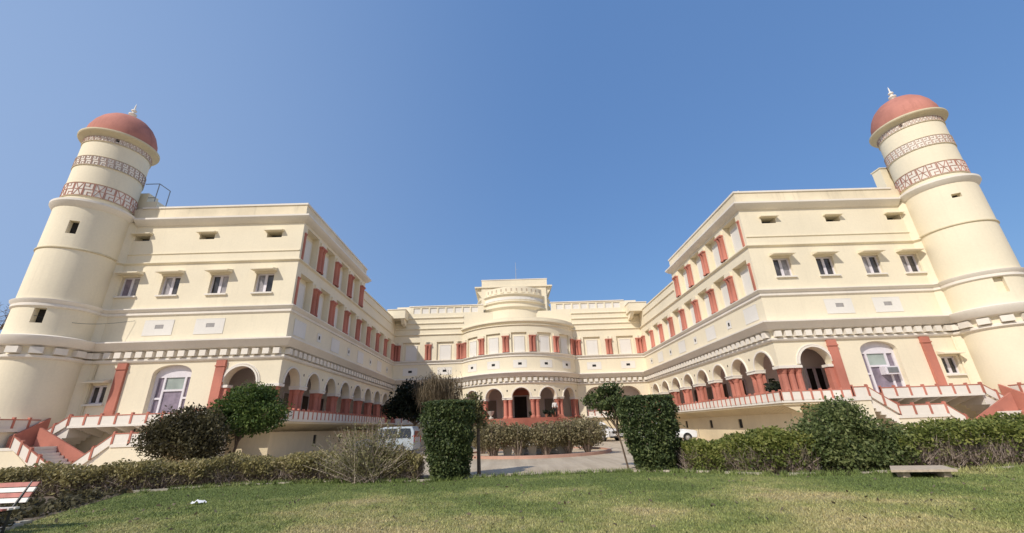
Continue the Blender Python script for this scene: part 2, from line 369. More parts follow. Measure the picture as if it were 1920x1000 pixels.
def raw(name, V, k, n, mat, parent, tone):
    off = Vector((0, 0, 0)); q = parent
    while q is not None: off = off + q.location; q = q.parent
    V = V - np.array(off)
    me = bpy.data.meshes.new(name); me.vertices.add(n * k); me.vertices.foreach_set('co', V.ravel().astype(np.float32))
    me.loops.add(n * k); me.loops.foreach_set('vertex_index', np.arange(n * k, dtype=np.int32)); me.polygons.add(n)
    me.polygons.foreach_set('loop_start', np.arange(0, n * k, k, dtype=np.int32)); me.polygons.foreach_set('loop_total', np.full(n, k, dtype=np.int32))
    me.update(calc_edges=True); a = me.attributes.new('tone', 'FLOAT', 'FACE'); a.data.foreach_set('value', np.clip(tone, 0, 1).astype(np.float32))
    me.materials.append(M[mat]); o = bpy.data.objects.new(name, me); COL.objects.link(o)
    if parent is not None: o.parent = parent
    return o
def blades(name, pts, h, wd, mat, parent=None, lean=0.5, tone=None):
    pts = np.asarray(pts, float); n = len(pts); an = RNG.uniform(0, 2 * math.pi, n); hh = h * RNG.uniform(.5, 1.25, n)
    dx = np.cos(an) * wd; dy = np.sin(an) * wd; V = np.empty((n, 3, 3)); V[:, 0] = pts; V[:, 0, 0] -= dx; V[:, 0, 1] -= dy
    V[:, 1] = pts; V[:, 1, 0] += dx; V[:, 1, 1] += dy; V[:, 2] = pts
    V[:, 2, 0] += RNG.normal(size=n) * hh * lean; V[:, 2, 1] += RNG.normal(size=n) * hh * lean; V[:, 2, 2] += hh
    return raw(name, V.reshape(-1, 3), 3, n, mat, parent, RNG.uniform(0, 1, n) if tone is None else tone)
N = 330000
yy = 6.2 + 9.6 * RNG.uniform(0, 1, N) ** 1.25; xx = CAM[0] + RNG.uniform(-1.42, 1.42, N) * yy
ey = np.array([edge_y(x) for x in np.linspace(-30, 32, 1241)]); keep = (yy < np.interp(xx, np.linspace(-30, 32, 1241), ey) + RNG.normal(size=N) * 0.10) & (xx > np.interp(yy, [4, 7.4, 10.6, 14.4], [-9.2, -10.3, -11.7, -13.3]) + RNG.normal(size=N) * .12)
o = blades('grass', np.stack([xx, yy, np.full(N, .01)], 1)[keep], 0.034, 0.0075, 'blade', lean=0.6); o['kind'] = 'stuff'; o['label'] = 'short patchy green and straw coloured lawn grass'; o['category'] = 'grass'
# taller tufts along the border
T = []
for k in range(520):
    x = rr.uniform(-13, 15); y = edge_y(x) + rr.gauss(-0.05, 0.14); m = rr.randint(8, 22)
    T += [(x + rr.gauss(0, .06), y + rr.gauss(0, .06), .01) for _ in range(m)]
o = blades('grass_tufts', T, 0.13, 0.011, 'blade', lean=0.5); o['kind'] = 'stuff'; o['label'] = 'longer grass tufts along the edge of the lawn'; o['category'] = 'grass'
T = []
for k in range(700):
    y = rr.uniform(7, 14.8); x = CAM[0] + rr.uniform(-1.4, 1.4) * y
    if y < edge_y(x) and x > np.interp(y, [4, 7.4, 10.6, 14.4], [-9.2, -10.3, -11.7, -13.3]): T.append((x, y, .05))
o = leaves('fallen_leaves', T, 0.05, 'dryleaf', up=2.0); o['kind'] = 'stuff'; o['label'] = 'pale fallen leaves scattered over the lawn'; o['category'] = 'leaf litter'
# broken concrete edging strip behind the lawn edge
g = MB()
for (x0, y0), (x1, y1) in zip(EDGE[1:], EDGE[2:-1]):
    L = math.hypot(x1 - x0, y1 - y0); n = max(1, int(L / 0.42)); d = ((x1 - x0) / L, (y1 - y0) / L)
    for k in range(n):
        if rr.random() < 0.12: continue
        c = (x0 + (x1 - x0) * (k + .5) / n + rr.gauss(0, .015), y0 + (y1 - y0) * (k + .5) / n + rr.gauss(0, .015)); g.obox(c, d, L / n * .47, -0.17, -0.04, 0, 0.055 + rr.uniform(-.02, .02))
structure(g.build('lawn_edging', 'edging'))
g = MB()     # earth bed under the hedges and bench, soil colour darkened to stand for shade
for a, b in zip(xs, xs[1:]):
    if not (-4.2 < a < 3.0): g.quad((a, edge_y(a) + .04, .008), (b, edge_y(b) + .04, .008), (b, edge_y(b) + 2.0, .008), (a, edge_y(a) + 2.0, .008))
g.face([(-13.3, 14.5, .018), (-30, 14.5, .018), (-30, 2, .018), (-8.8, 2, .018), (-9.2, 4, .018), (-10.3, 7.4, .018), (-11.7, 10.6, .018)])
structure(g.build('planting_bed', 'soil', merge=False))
# ================================================================ THE PALACE
FL = 2.4
BC = (-0.05, 53.9); RB = 7.7; PHI0 = math.acos((BC[1] - YB) / RB)
PITCH = 2.97; BAY0 = 27.0
def front(sx): return lambda u, z, d: (sx * u, YF - d, z)
def inner(sx): return lambda u, z, d: (sx * (A - d), u, z)
def centre(u, z, d): return (u, YB - d, z)
def bow(u, z, d):
    f = u / RB; return (BC[0] + (RB + d) * math.sin(f), BC[1] - (RB + d) * math.cos(f), z)
ARC = [(BC[0] + RB * math.sin(f), BC[1] - RB * math.cos(f)) for f in np.linspace(-PHI0, PHI0, 29)]
PATH = [(-27.6, 23.9), (-26.3, YF), (-A, YF), (-A, YB)] + ARC + [(A, YB), (A, YF), (26.3, YF), (27.6, 23.9)]
pal = thing('palace', 'large cream plastered palace with two long wings, arcades, red columns and a bowed centre', 'building', (0, 50, 0))
def wall_part(fn, smooth=False):
    """one stretch of wall: a smooth outer sheet with its opening reveals as a sub-part"""
    s_ = MB(); L = fn(s_); o = s_.build('wall', 'cream', pal, smooth=smooth, recalc=False)
    for q in L: q['rv'].build('reveal', 'cream', o, smooth=False)
for sx in (-1, 1):
    F = front(sx); G = inner(sx); bays = [BAY0 + PITCH * k for k in range(8)]
    def wing_front(c):
        ops = [op(x, .58, 10.13, 11.45, .30) for x in (17.0, 19.9, 23.0, 25.6)] + [op(x, .5, 14.02, 14.42, .6) for x in (16.9, 21.4, 25.7)]
        ops += [op(17.3, .98, 4.4, 4.5, .55, .98), op(21.4, 1.15, 2.5, 5.2, .42, .52), op(25.5, .48, 3.6, 4.65, .3)]
        wall(c, F, 15, 18.3, 4.4, 15.3, [o for o in ops if o['u1'] < 18.3], rev='own')
        wall(c, F, 18.3, 26.3, 0, 15.3, [o for o in ops if o['u0'] > 18.29], rev='own')
        c.quad((sx * 18.3, YF, 2.2), (sx * 18.3, YF + .6, 2.2), (sx * 18.3, YF + .6, 4.4), (sx * 18.3, YF, 4.4))
        c.quad((sx * 26.3, YF, 0), (sx * 27.6, 23.9, 0), (sx * 27.6, 23.9, 15.3), (sx * 26.3, YF, 15.3)); return ops
    wall_part(wing_front)
    def court_wall(c):
        arch = [op(x, .98, 4.4, 4.5, .55, .98) for x in bays]
        b1 = [op(x, .92, 9.27, 11.6, .48, back=True) for x in bays]; b2 = [op(x, .92, 12.5, 14.9, .48, back=True) for x in bays[:4]]
        wall(c, G, YF, YB, 4.4, 11.9, arch + b1, rev='own'); wall(c, G, YF, 38.3, 11.9, 15.3, b2, rev='own'); wall(c, G, 38.3, YB, 11.9, 14.2); return arch + b1 + b2
    wall_part(court_wall)
    m = MB()
    m.quad((sx * A, 38.3, 13.0), (sx * 27.5, 38.3, 13.0), (sx * 27.5, 38.3, 15.3), (sx * A, 38.3, 15.3))
    m.quad((sx * 27.5, 25.6, 0), (sx * 27.5, 58, 0), (sx * 27.5, 58, 14.0), (sx * 27.5, 25.6, 14.0))
    m.quad((sx * 27.5, 25.6, 14), (sx * 27.5, 38.3, 14), (sx * 27.5, 38.3, 15.3), (sx * 27.5, 25.6, 15.3))
    m.quad((sx * 15.02, 25.5, 15.28), (sx * 27.45, 25.5, 15.28), (sx * 27.45, 38.28, 15.28), (sx * 15.02, 38.28, 15.28))
    m.quad((sx * 15.02, 38.32, 13.6), (sx * 27.45, 38.32, 13.6), (sx * 27.45, 58, 13.6), (sx * 15.02, 58, 13.6))
    m.build('roof', 'cream', pal, smooth=False)
    m = MB()   # parapet of real thickness round the high block
    for x0, x1, y0, y1 in ((15, 27.5, YF, YF + .35), (15, 15.35, YF + .352, 37.948), (15, 27.5, 37.95, 38.3), (27.15, 27.5, YF + .352, 37.948)):
        m.box(min(sx * x0, sx * x1), max(sx * x0, sx * x1), y0, y1, 15.3, 16.45)
    m.build('parapet', 'weathered', pal, smooth=False)
    m = MB(); m.box(min(sx * 13.45, sx * 15.6), max(sx * 13.45, sx * 15.6), 48.3, 49.98, 14.08, 15.12)
    m.prism([(48.9, 13.55), (49.97, 13.3), (49.97, 14.07), (48.4, 14.07)], sx * 13.6, sx * 14.0, 'x')
    o = m.build('canopy_block', 'cream', pal, smooth=False); m = MB()
    m.box(min(sx * 13.38, sx * 15.62), max(sx * 13.38, sx * 15.62), 48.22, 49.97, 15.123, 15.2); m.build('coping', 'trim', o)
    def centre_wall(c):
        ops = [op(sx * x, 1.5, FL, 4.3, .6, 1.3) for x in (8.95, 12.5)] + [op(sx * x, 1.02, 9.27, 11.45, .2, back=True) for x in (8.85, 12.9)]
        a, b = sorted((sx * 6.62, sx * 15)); wall(c, centre, a, b, 0, 14.9, ops, rev='own')
        a, b = sorted((0, sx * 6.61)); wall(c, centre, a, b, 13.0, 14.9)
        pw = [op(sx * x, .42, 15.02, 15.72, .1) for x in np.arange(5.3, 13.4, 1.02)]
        a, b = sorted((sx * 4.2, sx * 14.9)); wall(c, centre, a, b, 14.9, 15.9, pw, rev='own')
        for o in pw:
            q = MB(); q.quad(centre(o['u0'], o['z0'], -.095), centre(o['u1'], o['z0'], -.095), centre(o['u1'], o['zs'], -.095), centre(o['u0'], o['zs'], -.095)); q.build('parapet_panel', 'panel', pal)
        return ops + pw
    wall_part(centre_wall)
u0 = PHI0 * RB; cbay = [RB * R(f) for f in (-44.8, -22.4, 0, 22.4, 44.8)]
def bow_wall(c):
    ops = [op(x, .98, 4.4, 4.5, .55, .98) for x in cbay] + [op(x, .88, 9.27, 11.5, .2, back=True) for x in cbay]
    wall(c, bow, -u0, u0, 4.4, 13.2, ops, du=.45, rev='own'); return ops
wall_part(bow_wall, True)
m = MB(); m.lathe(BC, [(0, 13.2), (RB, 13.2)], 48); m.build('roof', 'cream', pal, smooth=False)
m = MB(); m.quad((-15, YB + .02, 14.6), (15, YB + .02, 14.6), (15, 60, 14.6), (-15, 60, 14.6)); m.quad((-15, 60, 0), (15, 60, 0), (15, 60, 15), (-15, 60, 15)); m.build('roof', 'cream', pal, smooth=False)
# --- plinth below the terraces
for sx in (-1, 1):
    pl = MB(); rv = MB(); G = inner(sx)
    ops = [op(c, .26, .92, 1.5, .07) for c in (31.4, 36.0, 41.0)]
    wall(pl, G, YF, 48.6, 0, 2.2, ops, rev='own'); wall(pl, front(sx), 15, 18.27, 0, 2.2)
    a, b = sorted((sx * 7, sx * 15)); wall(pl, lambda u, z, d: (u, 48.6 - d, z), a, b, 0, 2.2)
    o = pl.build('plinth', 'plinth', pal, smooth=False)
    for q in ops: q['rv'].build('reveal', 'plinth', o, smooth=False)
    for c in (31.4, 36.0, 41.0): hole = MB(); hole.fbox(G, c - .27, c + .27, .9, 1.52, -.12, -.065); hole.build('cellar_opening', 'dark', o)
pl = MB(); wall(pl, bow, -u0, u0, 0, FL, du=.45); pl.build('plinth', 'plinth', pal)
# --- cornices and string courses run round every front
def course(name, path, prof, mat='trim', par=pal):
    m = MB(); m.sweep(path, prof); return m.build(name, mat, par)
mc = MB(); mc.sweep(PATH, [(0, 6.54), (.30, 6.62), (.36, 6.70), (.62, 6.96), (.66, 7.0), (.66, 7.08), (0, 7.22)])
mc.sweep(PATH, [(0, 5.88), (.10, 5.90), (.16, 5.98), (.16, 6.08), (0, 6.13)])
def dentils(m, path, z0, z1, step, hw, d):
    for (x0, y0), (x1, y1) in path:
        L = math.hypot(x1 - x0, y1 - y0); n = int(L / step); dx, dy = (x1 - x0) / L, (y1 - y0) / L
        for k in range(n): m.obox((x0 + (x1 - x0) * (k + .5) / n, y0 + (y1 - y0) * (k + .5) / n), (dx, dy), hw, -.02, d, z0, z1)
dentils(mc, [(PATH[0], PATH[1]), (PATH[1], PATH[2]), (PATH[2], PATH[3]), (PATH[3], ARC[0]), (ARC[-1], PATH[-4]), (PATH[-4], PATH[-3]), (PATH[-3], PATH[-2]), (PATH[-2], PATH[-1])], 6.16, 6.5, .62, .19, .30)
n = int(2 * u0 / .6)
for k in range(n):
    u = -u0 + 2 * u0 * (k + .5) / n; mc.fbox(bow, u - .18, u + .18, 6.16, 6.5, -.02, .3)
mc.build('dentil_cornice', 'trim', pal)
course('sill_course', PATH, [(0, 8.78), (.10, 8.83), (.10, 8.95), (.05, 8.98), (.24, 9.14), (.26, 9.16), (.26, 9.22), (0, 9.27)])
course('string_course', PATH, [(0, 12.24), (.14, 12.33), (.14, 12.40), (0, 12.45)], 'cream')
for sx in (-1, 1):
    P = [(-26.3, YF), (-A, YF), (-A, 38.3), (-27.4, 38.3)] if sx < 0 else [(27.4, 38.3), (A, 38.3), (A, YF), (26.3, YF)]
    course('roof_cornice', P, [(0, 15.08), (.16, 15.14), (.42, 15.42), (.42, 15.54), (.02, 15.66)])
    course('parapet_coping', P, [(-.36, 16.45), (.07, 16.45), (.07, 16.57), (-.36, 16.58)])
    P2 = [(-A, 38.32), (-A, YB - 1.7)] if sx < 0 else [(A, YB - 1.7), (A, 38.32)]
    course('parapet_coping', P2, [(-.3, 14.2), (.08, 14.2), (.08, 14.32), (-.3, 14.33)], 'cream')
    course('string_course', P2, [(0, 13.35), (.10, 13.42), (.10, 13.5), (0, 13.54)], 'cream')
    P3 = [(-26.3, YF), (-15.05, YF)] if sx < 0 else [(15.05, YF), (26.3, YF)]
    course('string_course', P3, [(0, 12.97), (.06, 13.0), (.06, 13.05), (0, 13.08)], 'cream')
    P4 = [(-14.98, YB), (-6.7, YB)] if sx < 0 else [(6.6, YB), (14.98, YB)]
    for z in (12.95, 13.62, 14.3): course('string_course', P4, [(0, z), (.13, z + .1), (.13, z + .2), (0, z + .26)], 'cream')
    P5 = [(-13.4, YB), (-4.2, YB)] if sx < 0 else [(4.1, YB), (13.4, YB)]
    course('parapet_coping', P5, [(-.3, 15.9), (.07, 15.9), (.07, 16.0), (-.3, 16.01)])
course('bow_cornice', ARC, [(0, 12.5), (.30, 12.72), (.30, 12.86), (.08, 12.9), (.08, 13.2), (-.4, 13.22)], 'cream')
# archivolts
def archivolt(F, c, r, w_, z, d):
    n = 16; av = MB()
    for k in range(n):
        a, b = math.pi * k / n, math.pi * (k + 1) / n
        P = [(c - rr_ * math.cos(t), z + rr_ * math.sin(t)) for rr_, t in ((r, a), (r, b), (r + w_, b), (r + w_, a))]
        Q = [F(u, zz, d) for u, zz in P]; B = [F(u, zz, -.01) for u, zz in P]
        av.quad(*Q); av.quad(Q[3], Q[2], B[2], B[3]); av.quad(Q[0], Q[1], B[1], B[0])
    av.build('arch_moulding', 'trim', pal)
for sx in (-1, 1):
    archivolt(front(sx), 17.3, .99, .10, 4.5, .09); archivolt(front(sx), 17.3, 1.12, .07, 4.5, .05)
    for k in range(8): archivolt(inner(sx), BAY0 + PITCH * k, .99, .10, 4.5, .07)
for c in cbay: archivolt(bow, c, .99, .12, 4.5, .08)
# --- capitals and red columns of the arcades
def capital(*fb):
    cap = MB()
    for a in fb: cap.fbox(*a)
    return cap.build('capital', 'trim', pal)
def drain(*fb): m = MB(); m.fbox(*fb); m.build('drain_hole', 'dark', pal)
def col_pair(F, c, z0, z1, off=.27, r=.20, d=-.24, back=True, n=2, par=pal):
    m = MB()
    for s in ([-off, off] if n == 2 else [-off, 0, off]):
        x, y, _ = F(c + s, 0, d)
        m.lathe((x, y), [(r * 1.3, z0), (r * 1.3, z0 + .14), (r * 1.08, z0 + .2), (r, z0 + .26), (r * .93, z1 - .3), (r * 1.05, z1 - .27), (r * 1.05, z1 - .2), (r * 1.28, z1 - .12), (r * 1.28, z1)], 10)
        m.lathe((x, y), [(0, z1), (r * 1.28, z1)], 10)
    if back: m.fbox(F, c - off - r * .8, c + off + r * .8, z0, z1 - .002, d - .34, d - .12)
    return m.build('column_pair', 'red', par)
for sx in (-1, 1):
    G = inner(sx); F = front(sx)
    for k in range(8):
        c = BAY0 + PITCH * (k + .5); a, b = c - PITCH / 2 + .95, c + PITCH / 2 - .95
        if k == 7: b = YB
        capital((G, a, b, 4.27, 4.43, -.6, .08), (G, a - .02, b + .02, 4.434, 4.5, -.62, .12)); col_pair(G, (a + b) / 2 if k < 7 else 49.3, FL, 4.27)
        drain(G, c - .05, c + .05, 5.15, 5.3, 0, .012)
    # corner pier and the jamb of the front arch
    x0, x1 = sorted((sx * 14.92, sx * 16.36)); cap = MB(); cap.box(x0, x1, YF - .08, 26.05, 4.27, 4.43); cap.build('capital', 'trim', pal)
    col_pair(F, 15.75, FL, 4.27, .45, .19, -.24, True, 3)
    pass
for k in range(6):
    f = R(-56 + 22.4 * k); c = f * RB; capital((bow, c - .55, c + .55, 4.27, 4.43, -.6, .09, 3), (bow, c - .57, c + .57, 4.434, 4.5, -.62, .13, 3))
    col_pair(bow, c, FL, 4.27, .27, .21, -.2); drain(bow, c - .06, c + .06, 5.1, 5.28, 0, .012)
for sx in (-1, 1):
    col_pair(centre, sx * 14.3, FL, 4.3, .25, .2, .12, False); col_pair(centre, sx * 10.73, FL, 4.3, .14, .13, .1, False)
# --- upper storeys: red column pairs, blind windows, plates
def bay_col(F, c, z0, z1, hw=.40):
    m = MB()
    for s in (-.2, .2):
        x, y, _ = F(c + s, 0, .05); m.lathe((x, y), [(.20, z0), (.20, z0 + .1), (.165, z0 + .16), (.15, z1 - .2), (.2, z1 - .12), (.2, z1)], 10)
    m.fbox(F, c - hw, c + hw, z0 + .003, z1 - .003, -.02, .045, 2); m.fbox(F, c - hw - .03, c + hw + .03, z1, z1 + .12, -.02, .27, 2)
    m.build('column_pair', 'red', pal)
    p = MB(); p.fbox(F, c - hw - .02, c + hw + .02, z1 + .12, z1 + .42, -.02, .16, 2); p.build('impost_block', 'cream', pal)
def blind(F, c, hw, z0, z1, d, n=1):
    m = MB(); m.fbox(F, c - hw, c + hw, z0, z1, d, d + .05, n)
    o = m.build('blind_window', 'panel', pal)
    m = MB()
    for a, b, e, f in ((c - hw, c - hw + .07, z0, z1), (c + hw - .07, c + hw, z0, z1), (c - hw + .072, c + hw - .072, z1 - .08, z1), (c - hw + .072, c + hw - .072, z0, z0 + .06)): m.fbox(F, a, b, e, f, d + .051, d + .075, n)
    m.build('frame', 'trim', o)
def plate(F, c, hw, z0, z1, slot=None, n=1, smat='dark'):
    m = MB(); hm = MB(); ops = []
    if slot: ops = [op(slot[0], slot[1], slot[2], slot[3], .1)]; pass
    wall(m, lambda u, z, d: F(u, z, d + .02), c - hw, c + hw, z0, z1, ops, du=.3 if n > 1 else None, rev=MB())
    for a, b, e, f in ((c - hw, c + hw, z1, z1 + .03), (c - hw, c + hw, z0 - .03, z0)): m.fbox(F, a, b, e, f, 0, .028, n)
    o = m.build('wall_plate', 'panel', pal, smooth=False)
    if slot: q = MB(); t_ = .03; a, b, e, f = slot[0] - slot[1], slot[0] + slot[1], slot[2], slot[3]; q.fbox(F, a, b, e, f, -.001, .008)
    if slot: q.build('vent_slot', smat, o)
for sx in (-1, 1):
    G = inner(sx); F = front(sx)
    for k in range(8):
        c = BAY0 + PITCH * k; pc = c + PITCH / 2
        blind(G, c, .72, 9.3, 11.25, -.47)
        bay_col(G, pc if k < 7 else 49.27, 9.28, 11.05)
        if k < 4: blind(G, c, .72, 12.53, 14.5, -.47); bay_col(G, pc, 12.48, 14.3)
        if k % 2: plate(G, c, .32, 7.75, 8.3, (c, .12, 7.9, 8.16))
        else: plate(G, c, .8, 7.52, 8.5)
    for z0, z1 in ((9.28, 11.1), (12.48, 14.3)): m = MB(); m.fbox(G, 25.72, 25.92, z0, z1, -.02, .06); m.fbox(G, 25.7, 25.94, z1, z1 + .12, -.02, .09); m.build('corner_strip', 'red', pal)
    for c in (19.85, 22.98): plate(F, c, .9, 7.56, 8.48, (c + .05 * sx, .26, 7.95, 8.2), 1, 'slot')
    for c in (8.85, 12.9):
        blind(centre, sx * c, .68, 9.3, 11.1, -.19); plate(centre, sx * c, .85, 7.6, 8.4, (sx * c, .22, 7.88, 8.14))
    for c in (7.1, 10.87, 14.55): bay_col(centre, sx * c, 9.28, 11.0, .38)
for c in cbay:
    blind(bow, c, .62, 9.3, 11.1, -.19, 3); plate(bow, c, .75, 7.6, 8.4, (c, .2, 7.88, 8.14), 3)
for k in range(6): bay_col(bow, R(-56 + 22.4 * k) * RB, 9.28, 11.0, .38)
# --- wing-front windows, vents, pilasters
def window(F, c, hw, z0, z1, depth, hood=.55, leaves_=2, glass='glass', pointed=False):
    m = MB(); d0, d1 = -depth, -depth + .07; t = .085
    for a, b, e, f in ((c - hw, c - hw + t, z0, z1), (c + hw - t, c + hw, z0, z1), (c - hw + t, c + hw - t, z1 - t, z1), (c - hw + t, c + hw - t, z0, z0 + t), (c - .085, c + .085, z0 + t, z1 - t)): m.fbox(F, a, b, e, f, d0, d1)
    o = m.build('window', 'frame', pal)
    for a, b, mt in ((c - hw + .01, c - .02, 'glass' if z0 < 5 else rr.choice(('glass', 'glass', 'palecurtain'))), (c + .02, c + hw - .01, 'glass' if z0 < 5 else rr.choice(('glass', 'palecurtain', 'curtain')))):
        g = MB(); g.fbox(F, a, b, z0 + .01, z1 - .01, d0 - .05, d0 + .02); g.build('pane', mt, o)
    if hood:
        h = MB(); a, b = c - hw - .16, c + hw + .16
        h.hexa([F(a, z1 + .12, -.01), F(b, z1 + .12, -.01), F(b, z1 + .10, hood), F(a, z1 + .10, hood), F(a, z1 + .34, -.01), F(b, z1 + .34, -.01), F(b, z1 + .17, hood), F(a, z1 + .17, hood)])
        h.build('hood', 'cream', o)
    s = MB(); s.fbox(F, c - hw - .1, c + hw + .1, z0 - .1, z0 - .003, -.01, .13); s.build('sill', 'trim', o)
for sx in (-1, 1):
    F = front(sx)
    for c in (17.0, 19.9, 23.0, 25.6): window(F, c, .58, 10.13, 11.45, .26)
    window(F, 25.5, .48, 3.6, 4.65, .24, .5)
    for c in (16.9, 21.4, 25.7):
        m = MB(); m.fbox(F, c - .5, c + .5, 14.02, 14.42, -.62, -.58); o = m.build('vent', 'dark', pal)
        h = MB(); a, b = c - .62, c + .62
        h.hexa([F(a, 14.45, -.01), F(b, 14.45, -.01), F(b, 14.44, .3), F(a, 14.44, .3), F(a, 14.58, -.01), F(b, 14.58, -.01), F(b, 14.5, .3), F(a, 14.5, .3)]); h.build('hood', 'cream', o)
    for c in (18.55, 24.38):
        m = MB(); m.fbox(F, c - .27, c + .27, FL - .1, 5.5, -.02, .15); m.fbox(F, c - .30, c + .30, 5.5, 5.58, -.02, .2); m.fbox(F, c - .27, c + .27, 5.583, 5.87, -.02, .16); m.fbox(F, c - .31, c + .31, FL, FL + .25, -.02, .19)
        m.build('pilaster', 'red', pal)
    # the tall segmental window: white frame, narrow side lights, one broad centre light
    c = 21.4; m = MB(); d0, d1 = -.40, -.30
    N_ = 14
    for k in range(N_):
        ua, ub = c - 1.15 + 2.3 * k / N_, c - 1.15 + 2.3 * (k + 1) / N_; o_ = op(c, 1.15, 2.5, 5.2, 0, .52)
        m.hexa([F(ua, 5.0, d0), F(ub, 5.0, d0), F(ub, 5.0, d1), F(ua, 5.0, d1), F(ua, top_of(o_, ua), d0), F(ub, top_of(o_, ub), d0), F(ub, top_of(o_, ub), d1), F(ua, top_of(o_, ua), d1)])
    for a, b in ((-1.15, -1.03), (-.72, -.6), (.5, .62), (.98, 1.15)): m.fbox(F, c + a, c + b, 2.5, 5.0, d0, d1)
    for a, b, z in ((-1.03, -.72, 3.75), (.62, .98, 3.75), (-.6, .5, 4.2), (-1.03, -.72, 2.5), (.62, .98, 2.5), (-.6, .5, 2.5)): m.fbox(F, c + a, c + b, z, z + .11, d0, d1)
    o = m.build('arched_window', 'frame', pal, smooth=False)
    for a, b, e, f, mt in ((-1.03, -.72, 2.6, 5.0, 'curtain'), (.62, .98, 2.6, 5.0, 'curtain'), (-.6, .5, 4.31, 5.0, 'greenglass'), (-.6, .5, 2.6, 4.2, 'curtain')):
        g = MB(); g.fbox(F, c + a - .02, c + b + .02, e, f, d0 - .02, d0 + .03); g.build('pane', mt, o)
# --- verandas: floors, back walls, ceilings, doors
vb = MB(); vf = MB(); vc = MB()
for sx in (-1, 1):
    x = sx * 18.2
    vb.quad((x, 28.3, FL), (x, 52.8, FL), (x, 52.8, 5.8), (x, 28.3, 5.8)); vb.quad((x, 28.3, FL), (sx * 20.4, 28.3, FL), (sx * 20.4, 28.3, 5.8), (x, 28.3, 5.8)); vb.quad((sx * 20.4, 28.3, FL), (sx * 20.4, 25.9, FL), (sx * 20.4, 25.9, 5.8), (sx * 20.4, 28.3, 5.8))
    vc.quad((x, 25.6, 5.75), (sx * 20.4, 25.6, 5.75), (sx * 20.4, 28.3, 5.75), (x, 28.3, 5.75)); vf.box(*sorted((sx * 18.31, sx * 20.4)), 26.1, 28.3, 2.2, FL - .004)
    vc.quad((sx * 15.1, 25.6, 5.75), (x, 25.6, 5.75), (x, 53, 5.75), (sx * 15.1, 53, 5.75))
    vb.quad((sx * 14.9, 52.8, FL), (x, 52.8, FL), (x, 52.8, 5.8), (sx * 14.9, 52.8, 5.8))
    x0, x1 = sorted((sx * 15.02, sx * 18.3)); vf.box(x0, x1, 25.5, 52.9, 2.2, FL - .004)
vb.quad((-15, 52.4, FL), (15, 52.4, FL), (15, 52.4, 5.8), (-15, 52.4, 5.8)); vc.quad((-15, 50.1, 5.76), (15, 50.1, 5.76), (15, 52.5, 5.76), (-15, 52.5, 5.76))
vc.lathe(BC, [(0, 5.74), (7.6, 5.74)], 40); vf.box(-15, 15, 50.1, 52.4, 2.2, FL - .005); vf.lathe(BC, [(0, FL - .003), (7.95, FL - .003), (7.95, 2.2)], 48)
vb.build('veranda_wall', 'inner', pal); vf.build('veranda_floor', 'steps', pal); vc.build('veranda_ceiling', 'inner', pal)
def door(pts, mat, hw, z1, rot, nm='door'):
    m = MB(); x, y = pts; t = (math.cos(rot), math.sin(rot)); m.obox((x, y), t, hw, .01, .06, FL, z1); m.obox((x, y), t, .02, .06, .08, FL, z1 - .1)
    o = m.build(nm, mat, pal); f = MB()
    for s in (-1, 1): f.obox((x + t[0] * s * (hw + .05), y + t[1] * s * (hw + .05)), t, .048, .01, .09, FL, z1 + .1)
    f.obox((x, y), t, hw, .01, .09, z1 + .003, z1 + .1); f.build('frame', 'frame', o)
for sx in (-1, 1):
    for k in range(7): door((sx * 18.2, 29.97 + PITCH * k), ('door', 'door2', 'door')[k % 3], .55, 4.5, -math.pi / 2 if sx > 0 else math.pi / 2)
    door((sx * 18.75, 28.3), 'dark', .2, 4.5, 0); door((sx * 19.35, 28.3), 'dark', .2, 4.5, 0)
    m = MB(); m.fbox(front(sx), 18.0, 18.29, FL, 4.27, -.4, -.02); m.build('half_column', 'red', pal); capital((front(sx), 17.95, 18.29, 4.275, 4.43, -.5, .05))
    for c in (3.4, 6.6, 10): door((sx * c, 52.4), 'door2' if c != 6.6 else 'dark', .5, 4.6, 0)
door((0, 52.4), 'dark', .75, 4.95, 0, 'entrance_door')
m = MB(); m.box(-1.1, 1.1, 52.2, 52.34, 5.1, 5.7); m.build('transom', 'red', pal)
# --- terraces, railings, porch steps
def railing(par, pts, h=.5, step=.75, th=.07, pw=.05):
    """low parapet: white slabs between red posts under a thin red rail, along 3-D points"""
    mb_w = MB(); mb_r = MB()
    for (x0, y0, z0), (x1, y1, z1) in zip(pts, pts[1:]):
        L = math.hypot(x1 - x0, y1 - y0); n = max(1, round(L / step)); dx, dy = (x1 - x0) / L, (y1 - y0) / L; nx, ny = dy, -dx
        def P(t, o, zz): return (x0 + (x1 - x0) * t + nx * o, y0 + (y1 - y0) * t + ny * o, z0 + (z1 - z0) * t + zz)
        def bar(m, a, b, o0, o1, e, f): m.hexa([P(a, o0, e), P(b, o0, e), P(b, o1, e), P(a, o1, e), P(a, o0, f), P(b, o0, f), P(b, o1, f), P(a, o1, f)])
        bar(mb_w, 0, 1, -th / 2, th / 2, 0, h - .05); bar(mb_r, 0, 1, -th / 2 - .02, th / 2 + .02, h - .047, h)
        for k in range(n + 1):
            t = k / n; e = pw / L; bar(mb_r, max(0, t - e), min(1, t + e), -th / 2 - .03, th / 2 + .03, 0, h + .09)
    o = mb_w.build('railing', 'trim', par, smooth=False); mb_r.build('railing_post', 'red', par if par is not pal else o, smooth=False)
